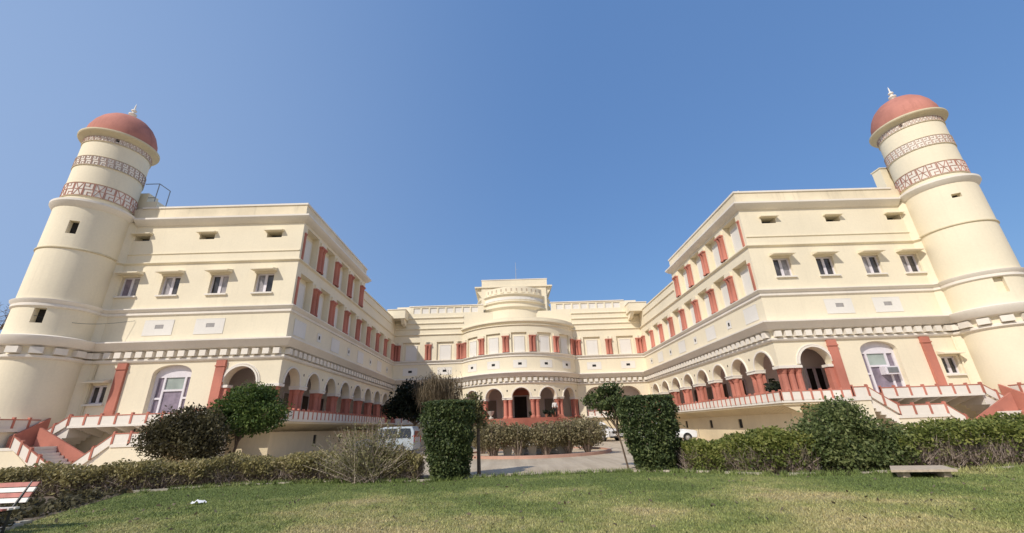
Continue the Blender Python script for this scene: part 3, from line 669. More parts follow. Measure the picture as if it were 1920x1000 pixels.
for sx in (-1, 1):
    X = lambda a: sx * a
    P = [(X(13.95), 44.5), (X(13.95), 24.35), (X(18.0), 24.35)]
    if sx < 0: Pp = P[::-1]
    else: Pp = P
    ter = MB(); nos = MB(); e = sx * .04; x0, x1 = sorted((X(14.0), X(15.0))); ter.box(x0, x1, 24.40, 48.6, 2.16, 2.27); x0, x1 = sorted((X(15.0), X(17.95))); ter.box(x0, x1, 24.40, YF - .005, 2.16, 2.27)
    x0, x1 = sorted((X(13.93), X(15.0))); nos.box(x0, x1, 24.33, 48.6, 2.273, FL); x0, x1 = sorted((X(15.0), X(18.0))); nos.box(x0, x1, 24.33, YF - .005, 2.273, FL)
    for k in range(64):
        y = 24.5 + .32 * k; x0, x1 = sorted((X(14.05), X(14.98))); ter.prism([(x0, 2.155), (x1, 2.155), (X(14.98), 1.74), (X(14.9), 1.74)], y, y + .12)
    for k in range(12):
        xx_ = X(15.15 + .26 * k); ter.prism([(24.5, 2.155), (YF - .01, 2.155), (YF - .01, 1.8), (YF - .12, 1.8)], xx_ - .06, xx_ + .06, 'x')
    o = nos.build('terrace', 'trim', pal, smooth=False); ter.build('bracket_soffit', 'plinth', o, smooth=False); railing(pal, [(x, y, FL) for x, y in P], .5, .62); ter = MB()  # underside and brackets take the darker plinth colour for shade below the slab
    # front balcony before the tall window
    x0, x1 = sorted((X(18.9), X(24.9))); ter.box(x0, x1, 23.75, YF - .004, 2.28, FL)
    for k in range(6):
        xx_ = X(19.4 + 1.02 * k); ter.prism([(23.85, 2.275), (YF - .01, 2.275), (YF - .01, 1.75), (YF - .2, 1.8)], xx_ - .08, xx_ + .08, 'x')
    ter.build('balcony', 'trim', pal, smooth=False); railing(pal, [(X(19.2), 23.8, FL), (X(24.9), 23.8, FL)], .48, .8); ter = MB()
    x0, x1 = sorted((X(7.2), X(13.9))); ter.box(x0, x1, 48.3, 50.0, 2.2, FL); ter.build('terrace', 'trim', pal, smooth=False); railing(pal, [(X(7.3), 48.4, FL), (X(13.9), 48.4, FL)], .5, .7)
st = MB()
for k in range(15):
    r_ = 8.3 + .34 * k; z = FL - .16 * (k + 1); st.lathe(BC, [(r_ - .345, z + .158), (r_, z + .158), (r_, z)], 30, -math.pi / 2 - .52, -math.pi / 2 + .52)
for s in (-1, 1):
    a = -math.pi / 2 + s * .54; p0 = (BC[0] + 7.9 * math.cos(a), BC[1] + 7.9 * math.sin(a)); p1 = (BC[0] + 13.2 * math.cos(a), BC[1] + 13.2 * math.sin(a))
    n_ = (-math.sin(a) * .16, math.cos(a) * .16); st.hexa([(p0[0] - n_[0], p0[1] - n_[1], 0), (p1[0] - n_[0], p1[1] - n_[1], 0), (p1[0] + n_[0], p1[1] + n_[1], 0), (p0[0] + n_[0], p0[1] + n_[1], 0), (p0[0] - n_[0], p0[1] - n_[1], FL + .3), (p1[0] - n_[0], p1[1] - n_[1], .4), (p1[0] + n_[0], p1[1] + n_[1], .4), (p0[0] + n_[0], p0[1] + n_[1], FL + .3)])
st.build('porch_steps', 'steps', pal)
# --- the drum and pavilion over the bow
DC = (-.35, 53.9); m = MB()
m.lathe(DC, [(4.7, 13.15), (4.7, 15.0), (4.98, 15.3), (4.98, 15.44), (4.68, 15.52), (4.68, 15.85), (4.9, 16.0), (4.9, 16.1), (4.64, 16.16), (4.64, 16.75), (4.88, 16.95), (4.88, 17.05), (4.6, 17.1), (4.6, 17.95), (4.3, 17.96)], 64)
for k in range(34):
    a = -math.pi * k / 33
    if k % 2 == 0: m.obox((DC[0] + 4.6 * math.cos(a), DC[1] + 4.6 * math.sin(a)), (-math.sin(a), math.cos(a)), .22, -.02, .06, 17.2, 17.34)
m.build('roof_drum', 'cream', pal)
for k in range(22):
    h = MB(); tb = MB()
    a = -math.pi * (k + .5) / 22; p = (DC[0] + 4.6 * math.cos(a), DC[1] + 4.6 * math.sin(a)); d = (-math.sin(a), math.cos(a))
    h.obox(p, d, .09, -.01, .012, 17.4, 17.75); tb.obox(p, d, .34, -.01, .08, 16.28, 16.62); h.build('slit', 'stone', pal); tb.build('wall_plate', 'panel', pal)
m = MB(); m.box(-4.5, 3.85, 51.0, 57.5, 14.6, 18.4); m.box(-5.35, 4.65, 50.85, 58, 18.4, 18.56); m.box(-4.45, 4.0, 50.95, 57.6, 18.563, 19.4)
for s, x in ((-1, -4.5), (1, 3.85)): m.prism([(x + s * .003, 18.39), (x + s * .8, 18.39), (x + s * .003, 17.2)], 51.2, 51.7)
m.build('roof_pavilion', 'cream', pal); m = MB(); m.box(-4.5, 4.05, 50.9, 57.65, 19.403, 19.5); m.build('parapet_coping', 'trim', pal)
# --- stair-head blocks behind the towers
m = MB()
m.box(-28.6, -26.8, 26.05, 26.9, 15.3, 18.1); m.box(-26.797, -26.0, 26.05, 27.2, 15.3, 17.4); m.build('stair_head', 'cream', pal, smooth=False); m = MB()
m.box(26.75, 28.6, 26.05, 26.75, 15.3, 18.55); m.box(26.7, 28.65, 26.0, 26.8, 18.553, 18.62)
m.build('stair_head', 'cream', pal)
m = MB()
for a, b in (((-26.3, 26.1, 17.4), (-26.3, 26.1, 18.9)), ((-26.3, 27.1, 17.4), (-26.3, 27.1, 18.9)), ((-27.3, 26.1, 18.9), (-26.3, 26.1, 18.9)), ((-26.3, 26.1, 18.9), (-26.3, 27.1, 18.9)), ((-27.3, 26.1, 17.75), (-26.3, 26.1, 17.75))): m.tube(a, b, .03, .03, 6)
o = m.build('roof_handrail', 'steel'); tag(o, 'small dark pipe handrail on the roof beside the half shaded tower', 'handrail')
# ---------------------------------------------------------------- towers
def tower(sx, label):
    c = (sx * 28.35, 24.5); R0 = 1.9; R1 = 1.78
    t = thing('tower', label, 'tower', (c[0], c[1], 0))
    def F(u, z, d): f = u / R0; return (c[0] + (R0 + d) * math.sin(f), c[1] - (R0 + d) * math.cos(f), z)
    m = MB(); rv = MB()
    if sx < 0: ops = [op(R(24) * R0, .24, 13.35, 14.2, .35), op(R(24) * R0, .26, 7.85, 8.7, .4)]; dks = ops
    else: ops = [op(R(-25.5) * R0, .24, 7.85, 8.85, .22, back=rv), op(R(-27) * R0, .24, 14.18, 14.45, .4)]; dks = ops[1:]
    wall(m, F, -math.pi * R0, math.pi * R0, 0, 15.3, ops, du=.2, rev=rv)
    sh = m.build('shaft', 'cream', t, recalc=False); rv.build('reveal', 'cream', sh, smooth=False)
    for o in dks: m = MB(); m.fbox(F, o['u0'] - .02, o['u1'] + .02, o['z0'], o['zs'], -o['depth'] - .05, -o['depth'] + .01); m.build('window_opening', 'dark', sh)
    m = MB(); m.lathe(c, [(R0 + .1, 15.7), (R1, 15.72), (R1, 20.7)], 48); m.build('upper_shaft', 'cream', t)
    m = MB(); m.lathe(c, [(R0, 6.54), (R0 + .3, 6.62), (R0 + .36, 6.7), (R0 + .52, 6.96), (R0 + .54, 7.08), (R0, 7.22)], 48); m.lathe(c, [(R0, 5.88), (R0 + .14, 5.96), (R0 + .14, 6.08), (R0, 6.13)], 48)
    for k in range(14):
        a = 2 * math.pi * k / 14; m.obox((c[0] + R0 * math.cos(a), c[1] + R0 * math.sin(a)), (-math.sin(a), math.cos(a)), .27, -.04, .28, 6.16, 6.5)
    m.build('dentil_cornice', 'trim', t)
    for nm, pr, mt in (('sill_course', [(R0, 8.78), (R0 + .10, 8.83), (R0 + .10, 8.95), (R0 + .05, 8.98), (R0 + .18, 9.14), (R0 + .2, 9.22), (R0, 9.27)], 'trim'),
                       ('string_course', [(R0, 12.36), (R0 + .07, 12.4), (R0 + .07, 12.46), (R0, 12.5)], 'eave'),
                       ('roof_cornice', [(R0, 15.2), (R0 + .08, 15.26), (R0 + .24, 15.5), (R0 + .24, 15.64), (R0 - .1, 15.72)], 'trim')):
        m = MB(); m.lathe(c, pr, 48); m.build(nm, mt, t)
    for z0, z1 in ((16.0, 16.95), (18.28, 18.98), (20.15, 20.56)):
        m = MB(); m.lathe(c, [(R1, z0), (R1 + .03, z0 + .02), (R1 + .03, z1 - .02), (R1, z1)], 48); o = m.build('lattice_band', 'trim', t)
        def B(u, z, d): f = u / R1; return (c[0] + (R1 + .028 + d) * math.sin(f), c[1] - (R1 + .028 + d) * math.cos(f), z)
        fm = MB(); npan = 22 if z0 < 17 else 30; pw_ = 2 * math.pi * R1 / npan; bw = .016 if z0 < 17 else .011; H_ = z1 - z0 - .08; zc = (z0 + z1) / 2
        def bar(ua, za, ub, zb, w2=bw):
            L = math.hypot(ub - ua, zb - za); nx, nz = -(zb - za) / L * w2, (ub - ua) / L * w2; q = [(ua - nx, za - nz), (ub - nx, zb - nz), (ub + nx, zb + nz), (ua + nx, za + nz)]
            fm.hexa([B(u, z, -.005) for u, z in q] + [B(u, z, .02) for u, z in q])
        for k in range(npan):
            u = k * pw_; a_, b_ = u + .06, u + pw_ - .06; e_, f_ = zc - H_ / 2, zc + H_ / 2; um = u + pw_ / 2
            bar(u, z0 + .01, u, z1 - .01, bw * 1.5)
            for ua, za, ub, zb in ((a_, e_, b_, e_), (a_, f_, b_, f_), (a_, zc, b_, zc)) + (((a_, e_, a_, zc), (b_, zc, b_, f_), (um, e_, um, zc - H_ * .2), (um, zc + H_ * .2, um, f_), (a_, zc + H_ * .25, um, zc + H_ * .25), (um, zc - H_ * .25, b_, zc - H_ * .25)) if k % 2 or z0 > 17 else ((a_, e_, um, zc), (um, zc, b_, e_), (a_, f_, um, zc), (um, zc, b_, f_))):
                n_ = 3 if ub - ua > .3 else 1
                for i in range(n_): bar(ua + (ub - ua) * i / n_, za + (zb - za) * i / n_, ua + (ub - ua) * (i + 1) / n_, za + (zb - za) * (i + 1) / n_)
        fm.build('fretwork', 'fret' if z0 < 17 else 'fretbrown', o, smooth=False)
        for z in (z0, z1): e = MB(); e.lathe(c, [(R1 + .01, z - .015), (R1 + .05, z - .015), (R1 + .05, z + .015), (R1 + .01, z + .015)], 48); e.build('edge_line', 'eave', o)
    m = MB(); m.lathe(c, [(R1, 20.55), (R1 + .1, 20.68), (R1 + .36, 20.78), (R1 + .40, 20.84), (R1 + .40, 20.93), (R1 + .2, 21.05), (R1 - .1, 21.1)], 48); m.build('eave', 'eave', t)
    m = MB(); m.lathe(c, [(1.90, 21.03), (1.93, 21.3), (1.88, 21.7), (1.70, 22.25), (1.46, 22.68), (1.12, 23.05), (.70, 23.32), (.32, 23.45), (0, 23.5)], 48); m.build('dome', 'dome', t)
    m = MB(); m.lathe(c, [(.30, 23.42), (.30, 23.52), (.14, 23.58), (.12, 23.68), (.24, 23.8), (.24, 23.88), (.1, 23.98), (.08, 24.06), (.17, 24.16), (.15, 24.24), (.05, 24.34), (.04, 24.6), (0, 24.85)], 14); m.build('finial', 'trim', t)
    h = MB()
    for az in ((40,) if sx < 0 else (-58,)):
        a = R(az - 90); h.obox((c[0] + R1 * math.cos(a), c[1] + R1 * math.sin(a)), (-math.sin(a), math.cos(a)), .09, 0, .045, 20.3, 20.5)
    h.build('spout_hole', 'dark', t)
tower(-1, 'round cream domed tower half in shade, with a pipe handrail beside it')
tower(1, 'round cream domed tower fully lit by the sun, at the wing with the air conditioner')
# ---------------------------------------------------------------- double stairs before the wing fronts
def flight(mb, p0, p1, wdir, wid, n):
    """treads from the high point p0 to the low point p1 (x,y,z); width wid along wdir"""
    for k in range(n):
        a, b = k / n, (k + 1) / n; z = p0[2] + (p1[2] - p0[2]) * b
        A_ = [(p0[0] + (p1[0] - p0[0]) * t, p0[1] + (p1[1] - p0[1]) * t) for t in (a, b)]; zb = max(0, z - .45)
        q = [(x + wdir[0] * w_, y + wdir[1] * w_) for (x, y), w_ in ((A_[0], 0), (A_[1], 0), (A_[1], wid), (A_[0], wid))]
        mb.hexa([(x, y, zb) for x, y in q] + [(x, y, z + (p0[2] - p1[2]) / n) for x, y in q])
def parapet(mb, p0, p1, h, th):
    (x0, y0, z0), (x1, y1, z1) = p0, p1; L = math.hypot(x1 - x0, y1 - y0); nx, ny = (y1 - y0) / L * th / 2, -(x1 - x0) / L * th / 2; b = .35
    mb.hexa([(x0 - nx, y0 - ny, max(0, z0 - b)), (x1 - nx, y1 - ny, max(0, z1 - b)), (x1 + nx, y1 + ny, max(0, z1 - b)), (x0 + nx, y0 + ny, max(0, z0 - b)), (x0 - nx, y0 - ny, z0 + h), (x1 - nx, y1 - ny, z1 + h), (x1 + nx, y1 + ny, z1 + h), (x0 + nx, y0 + ny, z0 + h)])
def stairs(sx, label):
    t = thing('double_staircase', label, 'staircase', (sx * 23, 23, 0)); X = lambda a: sx * a
    tr = MB()
    def box(m, a, b, *r):
        q = m if m is not None else MB(); q.box(*sorted((X(a), X(b))), *r)
        if m is None: q.build('base', 'cream', t, smooth=False)
    def wedge(*a): q = MB(); q.prism(*a); q.build('base', 'cream', t, smooth=False)
    def redwall(*a): q = MB(); parapet(q, *a); q.build('red_parapet', 'red', t, smooth=False)
    base = None
    # balcony -> tower landing (A), landing, flight down towards the middle (B)
    flight(tr, (X(24.9), 23.9, 2.4), (X(26.2), 23.9, 1.45), (0, 1), 1.35, 6); railing(t, [(X(24.95), 23.82, 2.4), (X(26.3), 23.82, 1.5)], .5, .6)
    box(base, 24.7, 26.6, 22.2, 23.78, 0, 1.28); box(tr, 24.68, 26.62, 22.18, 23.79, 1.283, 1.42)
    flight(tr, (X(25.1), 22.05, 1.42), (X(23.0), 22.05, 0.05), (0, 1), 1.3, 9)
    redwall((X(25.9), 23.42, 1.5), (X(23.1), 23.42, .08), .85, .12); railing(t, [(X(25.5), 21.95, 1.42), (X(23.4), 21.95, .1)], .55, .6)
    wedge([(X(25.4), 0), (X(23.7), 0), (X(25.4), 1.3)], 22.0, 22.06)
    # tower terrace with its shaded side wall (C)
    box(base, 26.62, 32, 21.9, 24.2, 0, 2.15); box(tr, 26.5, 32, 21.8, 24.2, 2.153, 2.32)
    railing(t, [(X(26.6), 24.1, 2.32), (X(26.6), 21.9, 2.32), (X(32), 21.9, 2.32)], .45, .75); redwall((X(26.4), 24.2, 2.1), (X(26.4), 22.6, 1.2), .75, .12)
    # corner terrace -> lower landing (D) -> flight down outwards (E)
    flight(tr, (X(17.4), 22.6, 2.4), (X(18.7), 22.6, 1.42), (0, 1), 1.3, 6); railing(t, [(X(16.6), 22.5, 2.4), (X(17.4), 22.5, 2.4), (X(18.7), 22.5, 1.45)], .5, .55)
    box(tr, 16.6, 17.42, 22.45, 24.34, 2.2, 2.4); box(base, 16.65, 17.4, 22.5, 24.33, 0, 2.195)
    redwall((X(18.1), 24.05, 2.3), (X(20.2), 24.05, 1.5), .55, .12)
    box(base, 18.65, 21.2, 22.55, 24.0, 0, 1.26); box(tr, 18.6, 21.25, 22.5, 24.1, 1.263, 1.42); railing(t, [(X(18.7), 22.55, 1.42), (X(21.2), 22.55, 1.42), (X(22.9), 22.55, .1)], .5, .95)
    flight(tr, (X(21.2), 22.62, 1.42), (X(22.9), 22.62, .05), (0, 1), 1.3, 9); wedge([(X(21.2), 0), (X(22.5), 0), (X(21.2), 1.3)], 22.56, 22.62)
    tr.build('steps', 'trim', t)
stairs(-1, 'white and red double staircase at the foot of the half shaded tower')
stairs(1, 'white and red double staircase at the foot of the fully sunlit tower')
# ---------------------------------------------------------------- small things on and in the palace
t = thing('air_conditioner', 'white boxed air conditioner set in a tall arched window', 'air conditioner', (21.95, 25.3, 3.92))
m = MB(); m.box(21.35, 22.2, 25.44, 25.86, 3.72, 4.19); m.build('casing', 'frame', t); m = MB(); m.box(21.5, 22.12, 25.415, 25.437, 3.8, 4.12)
for k in range(5): m.box(21.5, 22.12, 25.402, 25.413, 3.82 + .06 * k, 3.845 + .06 * k)
m.build('grille', 'steel', t)
m = MB(); m.path_tube([(0.05, 52, 19.5), (0.05, 52, 22.3)], .035, .012, 6); m.tube((0.05, 52, 21.2), (.35, 52, 21.3), .01, .01, 4)
tag(m.build('flagpole', 'white'), 'thin pale pole on the roof pavilion above the entrance', 'pole')
t = thing('water_tank', 'small pale water tank on the parapet corner of the sunlit wing', 'tank', (15.9, 26.3, 16.58))
m = MB(); m.lathe((15.9, 26.3), [(0, 16.6), (.22, 16.6), (.24, 16.75), (.2, 16.95), (.12, 17.02), (0, 17.03)], 14); m.build('drum', 'frame', t); m = MB(); m.lathe((15.9, 26.3), [(.1, 17.02), (.1, 17.1), (0, 17.1)], 10); m.build('cap', 'steel', t)
m = MB(); m.path_tube([(-25.95, YF - .06, 5.85), (-25.95, YF - .06, .6)], .05, .05, 6)
tag(m.build('rain_pipe', 'eave'), 'brown rain pipe down the shaded wall beside the half shaded tower', 'pipe')
m = MB(); m.path_tube([(26.2, YF - .06, 5.85), (26.2, YF - .06, .6)], .05, .05, 6)
tag(m.build('rain_pipe', 'cream'), 'cream rain pipe down the sunlit wall beside the fully sunlit tower', 'pipe')
m = MB(); P = [(-27.9 + 3.4 * t, 22.75 + 2.68 * t, 8.3 - .35 * math.sin(math.pi * t) + .2 * t) for t in [k / 14 for k in range(15)]]; m.path_tube(P, .012, .012, 4)
tag(m.build('cable', 'black'), 'thin black cable sagging from the half shaded tower to the wall', 'cable')
# ================================================================ THE GARDEN
def clump(P, f=1.6, seed=0):
    r = np.random.default_rng(100 + seed); s = np.zeros(len(P))
    for _ in range(5):
        k = r.normal(size=3) * f; s += np.sin(P @ k + r.uniform(0, 6.28))
    return s / 5
def blob_points(blobs, n, shell=0.55, gap=0.25, seed=0):
    """leaf positions in a lumpy crown made of ellipsoids, denser near the skin, with gaps between clumps"""
    vol = np.array([b[3] * b[4] * b[5] for b in blobs]) ** .75; out = []
    for b, k in zip(blobs, (vol / vol.sum() * n).astype(int)):
        d = RNG.normal(size=(k, 3)); d /= np.linalg.norm(d, axis=1, keepdims=True)
        r = RNG.uniform(0, 1, (k, 1)) ** (shell); r = r * (1 + .16 * clump(d * 3.0, 1.6, seed)[:, None] + RNG.normal(size=(k, 1)) * .09)
        out.append(np.array(b[:3]) + d * r * np.array(b[3:6]))
    P = np.concatenate(out); c = clump(P, 3.2, seed + 5)
    return P[c > -1 + gap * 1.6 - .35 * RNG.uniform(0, 1, len(P))]
def tone_of(P, seed=0, spread=.22, bias=.45): return bias + clump(P, 2.4, seed) * .28 + RNG.normal(size=len(P)) * spread
def trunk_limbs(base, top, r0, ends, rt=.02):
    m = MB(); a = Vector(base); b = Vector(top); mid = a.lerp(b, .5) + Vector((rr.uniform(-.05, .05), rr.uniform(-.05, .05), 0))
    m.path_tube([a, mid, b], r0, r0 * .7, 8)
    for e in ends:
        e = Vector(e); s = a.lerp(b, rr.uniform(.55, 1.0)); k = s.lerp(e, .5) + Vector((rr.uniform(-.1, .1), rr.uniform(-.1, .1), rr.uniform(0, .15))); m.path_tube([s, k, e], r0 * .5, rt, 6)
    return m
def tree(name, label, base, fork, r0, blobs, n, size, mat, bark='bark', shell=.5, gap=.3, seed=0, cat='tree', group=None, bias=.45, limbs=9):
    t = thing(name, label, cat, base, 0, group); P = blob_points(blobs, n, shell, gap, seed)
    ends = [tuple(P[rr.randrange(len(P))]) for _ in range(limbs)]
    trunk_limbs(base, fork, r0, ends).build('trunk', bark, t); leaves('crown', P, size, mat, t, tone_of(P, seed, bias=bias)); return t
def twigs(P0, P1, wd, name, mat, parent, tone=None):
    n = len(P0); d = P1 - P0; s = np.cross(d, RNG.normal(size=(n, 3))); s /= np.linalg.norm(s, axis=1, keepdims=True) + 1e-9
    V = np.stack([P0 - s * wd, P0 + s * wd, P1 + s * wd * .3, P1 - s * wd * .3], 1); return raw(name, V.reshape(-1, 3), 4, n, mat, parent, RNG.uniform(0, 1, n) if tone is None else tone)
def hedge(label, pts, hts, depth, n, mat, seed, size=.055, green_from=.5):
    """clipped hedge along plan points: leafy upper part, twiggy bare lower part"""
    pts = np.array(pts, float); seg = np.linalg.norm(np.diff(pts, axis=0), axis=1); cum = np.concatenate([[0], np.cumsum(seg)]); L = cum[-1]
    t = thing('hedge', label, 'hedge', (float(pts[:, 0].mean()), float(pts[:, 1].mean()), 0), 0)
    def place(s, off): 
        x = np.interp(s, cum, pts[:, 0]); y = np.interp(s, cum, pts[:, 1]); return x, y + off
    def height(s): return np.interp(s / L, np.linspace(0, 1, len(hts)), hts) + .07 * np.sin(s * 2.3 + seed) + .045 * np.sin(s * 5.9 + 2 * seed) + .03 * np.sin(s * 11.3)
    s = RNG.uniform(0, L, n); h = height(s); v = RNG.uniform(0, 1, n) ** .55; off = RNG.uniform(0, 1, n); off = np.where(RNG.uniform(0, 1, n) < .5, off ** 2, off) * depth
    off = off + .09 * np.sin(s * 3.7 + seed) + .05 * np.sin(s * 9 + v * 5); round_ = np.abs(off / depth - .5) * 2; z = v * h * (1 - .10 * round_ ** 3) + RNG.normal(size=n) * .025
    x, y = place(s, off); P = np.stack([x, y, np.maximum(.05, z)], 1); lim = green_from + .22 * clump(P, 1.1, seed + 3); k = (v > lim) | (RNG.uniform(0, 1, n) < .16)
    k &= (clump(P, 3.0, seed + 9) > -.62) | (RNG.uniform(0, 1, n) < .4); P = P[k]
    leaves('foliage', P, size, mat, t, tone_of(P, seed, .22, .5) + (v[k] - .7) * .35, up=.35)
    m = int(n * .5); s = RNG.uniform(0, L, m); off = RNG.uniform(0, 1, m) * depth * .8 + .1; x, y = place(s, off); z0 = RNG.uniform(0, .35, m); P0 = np.stack([x, y, z0], 1)
    P1 = P0 + np.stack([RNG.normal(size=m) * .16, RNG.normal(size=m) * .13, RNG.uniform(.12, .5, m) * height(s)], 1); P1[:, 2] = np.minimum(P1[:, 2], height(s) * .95)
    twigs(P0, P1, .007, 'branches', 'twig', t, RNG.uniform(0, .75, m))
    q = int(L * 700); s = RNG.uniform(0, L, q); x, y = place(s, RNG.uniform(0, 1, q) * depth); P = np.stack([x, y, RNG.uniform(.05, .62, q)], 1); leaves('dry_leaves', P, size * .9, 'dryshrub', t, RNG.uniform(0, .55, q)); return t
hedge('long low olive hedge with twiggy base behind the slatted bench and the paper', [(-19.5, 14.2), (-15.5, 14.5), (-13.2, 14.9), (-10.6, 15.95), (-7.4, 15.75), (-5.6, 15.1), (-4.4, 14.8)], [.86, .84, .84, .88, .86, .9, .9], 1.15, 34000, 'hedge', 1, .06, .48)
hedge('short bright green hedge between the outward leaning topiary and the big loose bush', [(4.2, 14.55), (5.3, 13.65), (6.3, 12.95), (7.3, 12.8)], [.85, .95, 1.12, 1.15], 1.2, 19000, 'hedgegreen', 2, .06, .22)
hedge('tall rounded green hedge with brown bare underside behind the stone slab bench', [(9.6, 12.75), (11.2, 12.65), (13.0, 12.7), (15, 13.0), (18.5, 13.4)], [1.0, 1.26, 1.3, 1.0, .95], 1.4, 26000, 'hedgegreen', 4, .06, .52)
def topiary(label, c, prof, n, seed):
    t = thing('topiary', label, 'topiary', (c[0], c[1], 0), 0, 'clipped topiaries flanking the drive')
    zs, rs = zip(*prof); v = RNG.uniform(zs[0], zs[-1], n); a = RNG.uniform(0, 2 * math.pi, n); r = np.interp(v, zs, rs)
    bump_ = 1 + .07 * np.sin(a * 3 + v * 2 + seed) + .06 * np.sin(a * 7 + v * 5.2) + .045 * np.sin(v * 11 + a * 2) + RNG.normal(size=n) * .035 + .12 * (RNG.uniform(0, 1, n) > .985)
    k = n // 6; v[:k] = zs[-1] - RNG.uniform(0, .1, k); r[:k] = np.interp(zs[-1] - .1, zs, rs) * np.sqrt(RNG.uniform(0, 1, k)); q = RNG.uniform(0, 1, n) ** .22; q[:k] = 1
    R_ = r * q * bump_; P = np.stack([c[0] + np.cos(a) * R_, c[1] + np.sin(a) * R_, v], 1); P = P[(clump(P, 4.5, seed) > -.55) | (RNG.uniform(0, 1, n) < .5)]
    out = P - np.array([c[0], c[1], 1.2]); out[:, 2] *= .2; out /= np.linalg.norm(out, axis=1, keepdims=True) + 1e-6
    leaves('foliage', P, .055, 'topiary', t, tone_of(P, seed, .24, .45), up=.5, normals=out * .4)
    m = MB(); m.path_tube([(c[0], c[1], 0), (c[0] + .03, c[1], 1.2), (c[0], c[1], 2.0)], .09, .04, 8); m.build('trunk', 'bark', t)
topiary('slimmer dark green clipped topiary narrowing to its foot, beside the slender olive tree', (-3.45, 15.15), [(.05, .58), (.6, .70), (1.2, .80), (1.8, .88), (2.2, .90), (2.42, .74)], 26000, 1)
topiary('broader dark green clipped topiary leaning outward, with a white saloon car behind it', (3.42, 15.3), [(.04, .60), (.6, .76), (1.2, .90), (1.8, .98), (2.15, .96), (2.36, .78)], 28000, 2)
tree('leafy_bush', 'big loose green bush standing taller than the hedges beside the stone slab bench', (8.6, 13.5, 0), (8.6, 13.5, .7), .07,
     [(8.6, 13.5, 1.25, .95, .9, .75), (7.7, 13.3, .8, .85, .8, .7), (9.5, 13.4, .75, .9, .8, .65), (8.3, 13.2, .45, 1.2, .8, .45), (9.3, 13.2, .4, 1.0, .8, .4), (8.9, 13.7, 1.55, .6, .6, .45)], 26000, .06, 'bush', seed=3, gap=.33, cat='bush', bias=.55, limbs=26)
tree('round_bush', 'dark brownish round bush under the tall arched window that has no air conditioner', (-14.0, 18.4, 0), (-14.1, 18.4, .9), .09,
     [(-14.9, 18.4, 1.75, 1.25, 1.2, 1.0), (-13.9, 18.3, 1.5, 1.1, 1.1, .95), (-15.5, 18.3, 1.6, .9, .9, .8), (-14.4, 18.4, 2.2, 1.0, .9, .65), (-13.6, 18.3, 1.0, .7, .7, .6)], 19000, .07, 'darkbush', seed=5, gap=.3, cat='bush')
tree('small_tree', 'bright green small tree with a thin leaning trunk beside the dark round bush', (-13.75, 20, 0), (-13.4, 20, 1.7), .07,
     [(-13.2, 20, 3.0, 1.1, 1.05, .85), (-14.2, 20, 2.5, .85, .9, .75), (-12.3, 19.9, 2.45, .95, .9, .7), (-13.1, 20, 2.1, 1.2, 1.0, .55), (-12.7, 20, 3.3, .7, .7, .5)], 19000, .075, 'greentree', seed=7, gap=.42)
tree('dark_tree', 'blackish dense tree in the courtyard behind the parked people carrier', (-9.3, 37, 0), (-9.3, 37, 2.4), .14,
     [(-9.7, 37, 4.3, 1.5, 1.3, 1.2), (-8.3, 37, 4.0, 1.5, 1.3, 1.2), (-10.9, 37, 3.4, 1.1, 1.1, .9), (-6.9, 37, 3.6, 1.3, 1.2, 1.1), (-9.0, 37, 3.1, 2.0, 1.2, .8), (-7.0, 36.3, 3.6, 1.5, 1.2, 1.2)], 13000, .17, 'darktree', seed=9, gap=.25)
t = thing('withered_tree', 'withered tree with hanging dry brown foliage above the slimmer topiary', 'tree', (-6.9, 33.6, 0))
m = trunk_limbs((-6.9, 33.6, 0), (-6.9, 33.6, 3.6), .11, [(-6.9 + 1.5 * math.cos(a), 33.6 + 1.2 * math.sin(a), 5.0) for a in (0, 1, 2, 3, 4, 5)]); m.build('trunk', 'palebark', t)
n = 3300; a = RNG.uniform(0, 6.283, n); r = 1.65 * RNG.uniform(.1, 1, n) ** .6; zt = 4.95 - .3 * r ** 2 * .5 + RNG.normal(size=n) * .34 + .4 * np.sin(a * 3) * r / 1.6
r = r * (1 + .18 * np.sin(a * 4 + 2)); P0 = np.stack([-6.9 + r * np.cos(a), 33.6 + r * np.sin(a) * .9, zt], 1); P1 = P0 + np.stack([RNG.normal(size=n) * .12, RNG.normal(size=n) * .12, -RNG.uniform(.1, 1.0, n) * (1 + .7 * np.sin(a * 5 + 1) * np.sin(r * 4))], 1); twigs(P0, P1, .018, 'crown', 'dryleaf', t, RNG.uniform(0, .9, n))
tree('drive_tree', 'slender sparse olive tree with a straight dark stem touching the slimmer topiary', (-2.53, 16.3, 0), (-2.56, 16.3, 2.3), .07,
     [(-2.7, 16.3, 2.35, .38, .38, .5), (-2.5, 16.3, 1.9, .33, .33, .45), (-2.85, 16.3, 2.0, .3, .3, .35)], 1700, .07, 'wispy', seed=11, gap=.35, bias=.2)
tree('drive_tree', 'small dark leafy tree on a thin leaning stem touching the broader topiary', (2.72, 16.1, 0), (2.4, 16.1, 1.6), .035,
     [(2.1, 16.1, 2.35, .6, .6, .42), (2.6, 16.2, 2.1, .5, .5, .5), (1.7, 16.1, 2.3, .4, .4, .25), (2.4, 16.1, 2.65, .5, .5, .3)], 4200, .075, 'bush', seed=13, gap=.35, bias=.3)
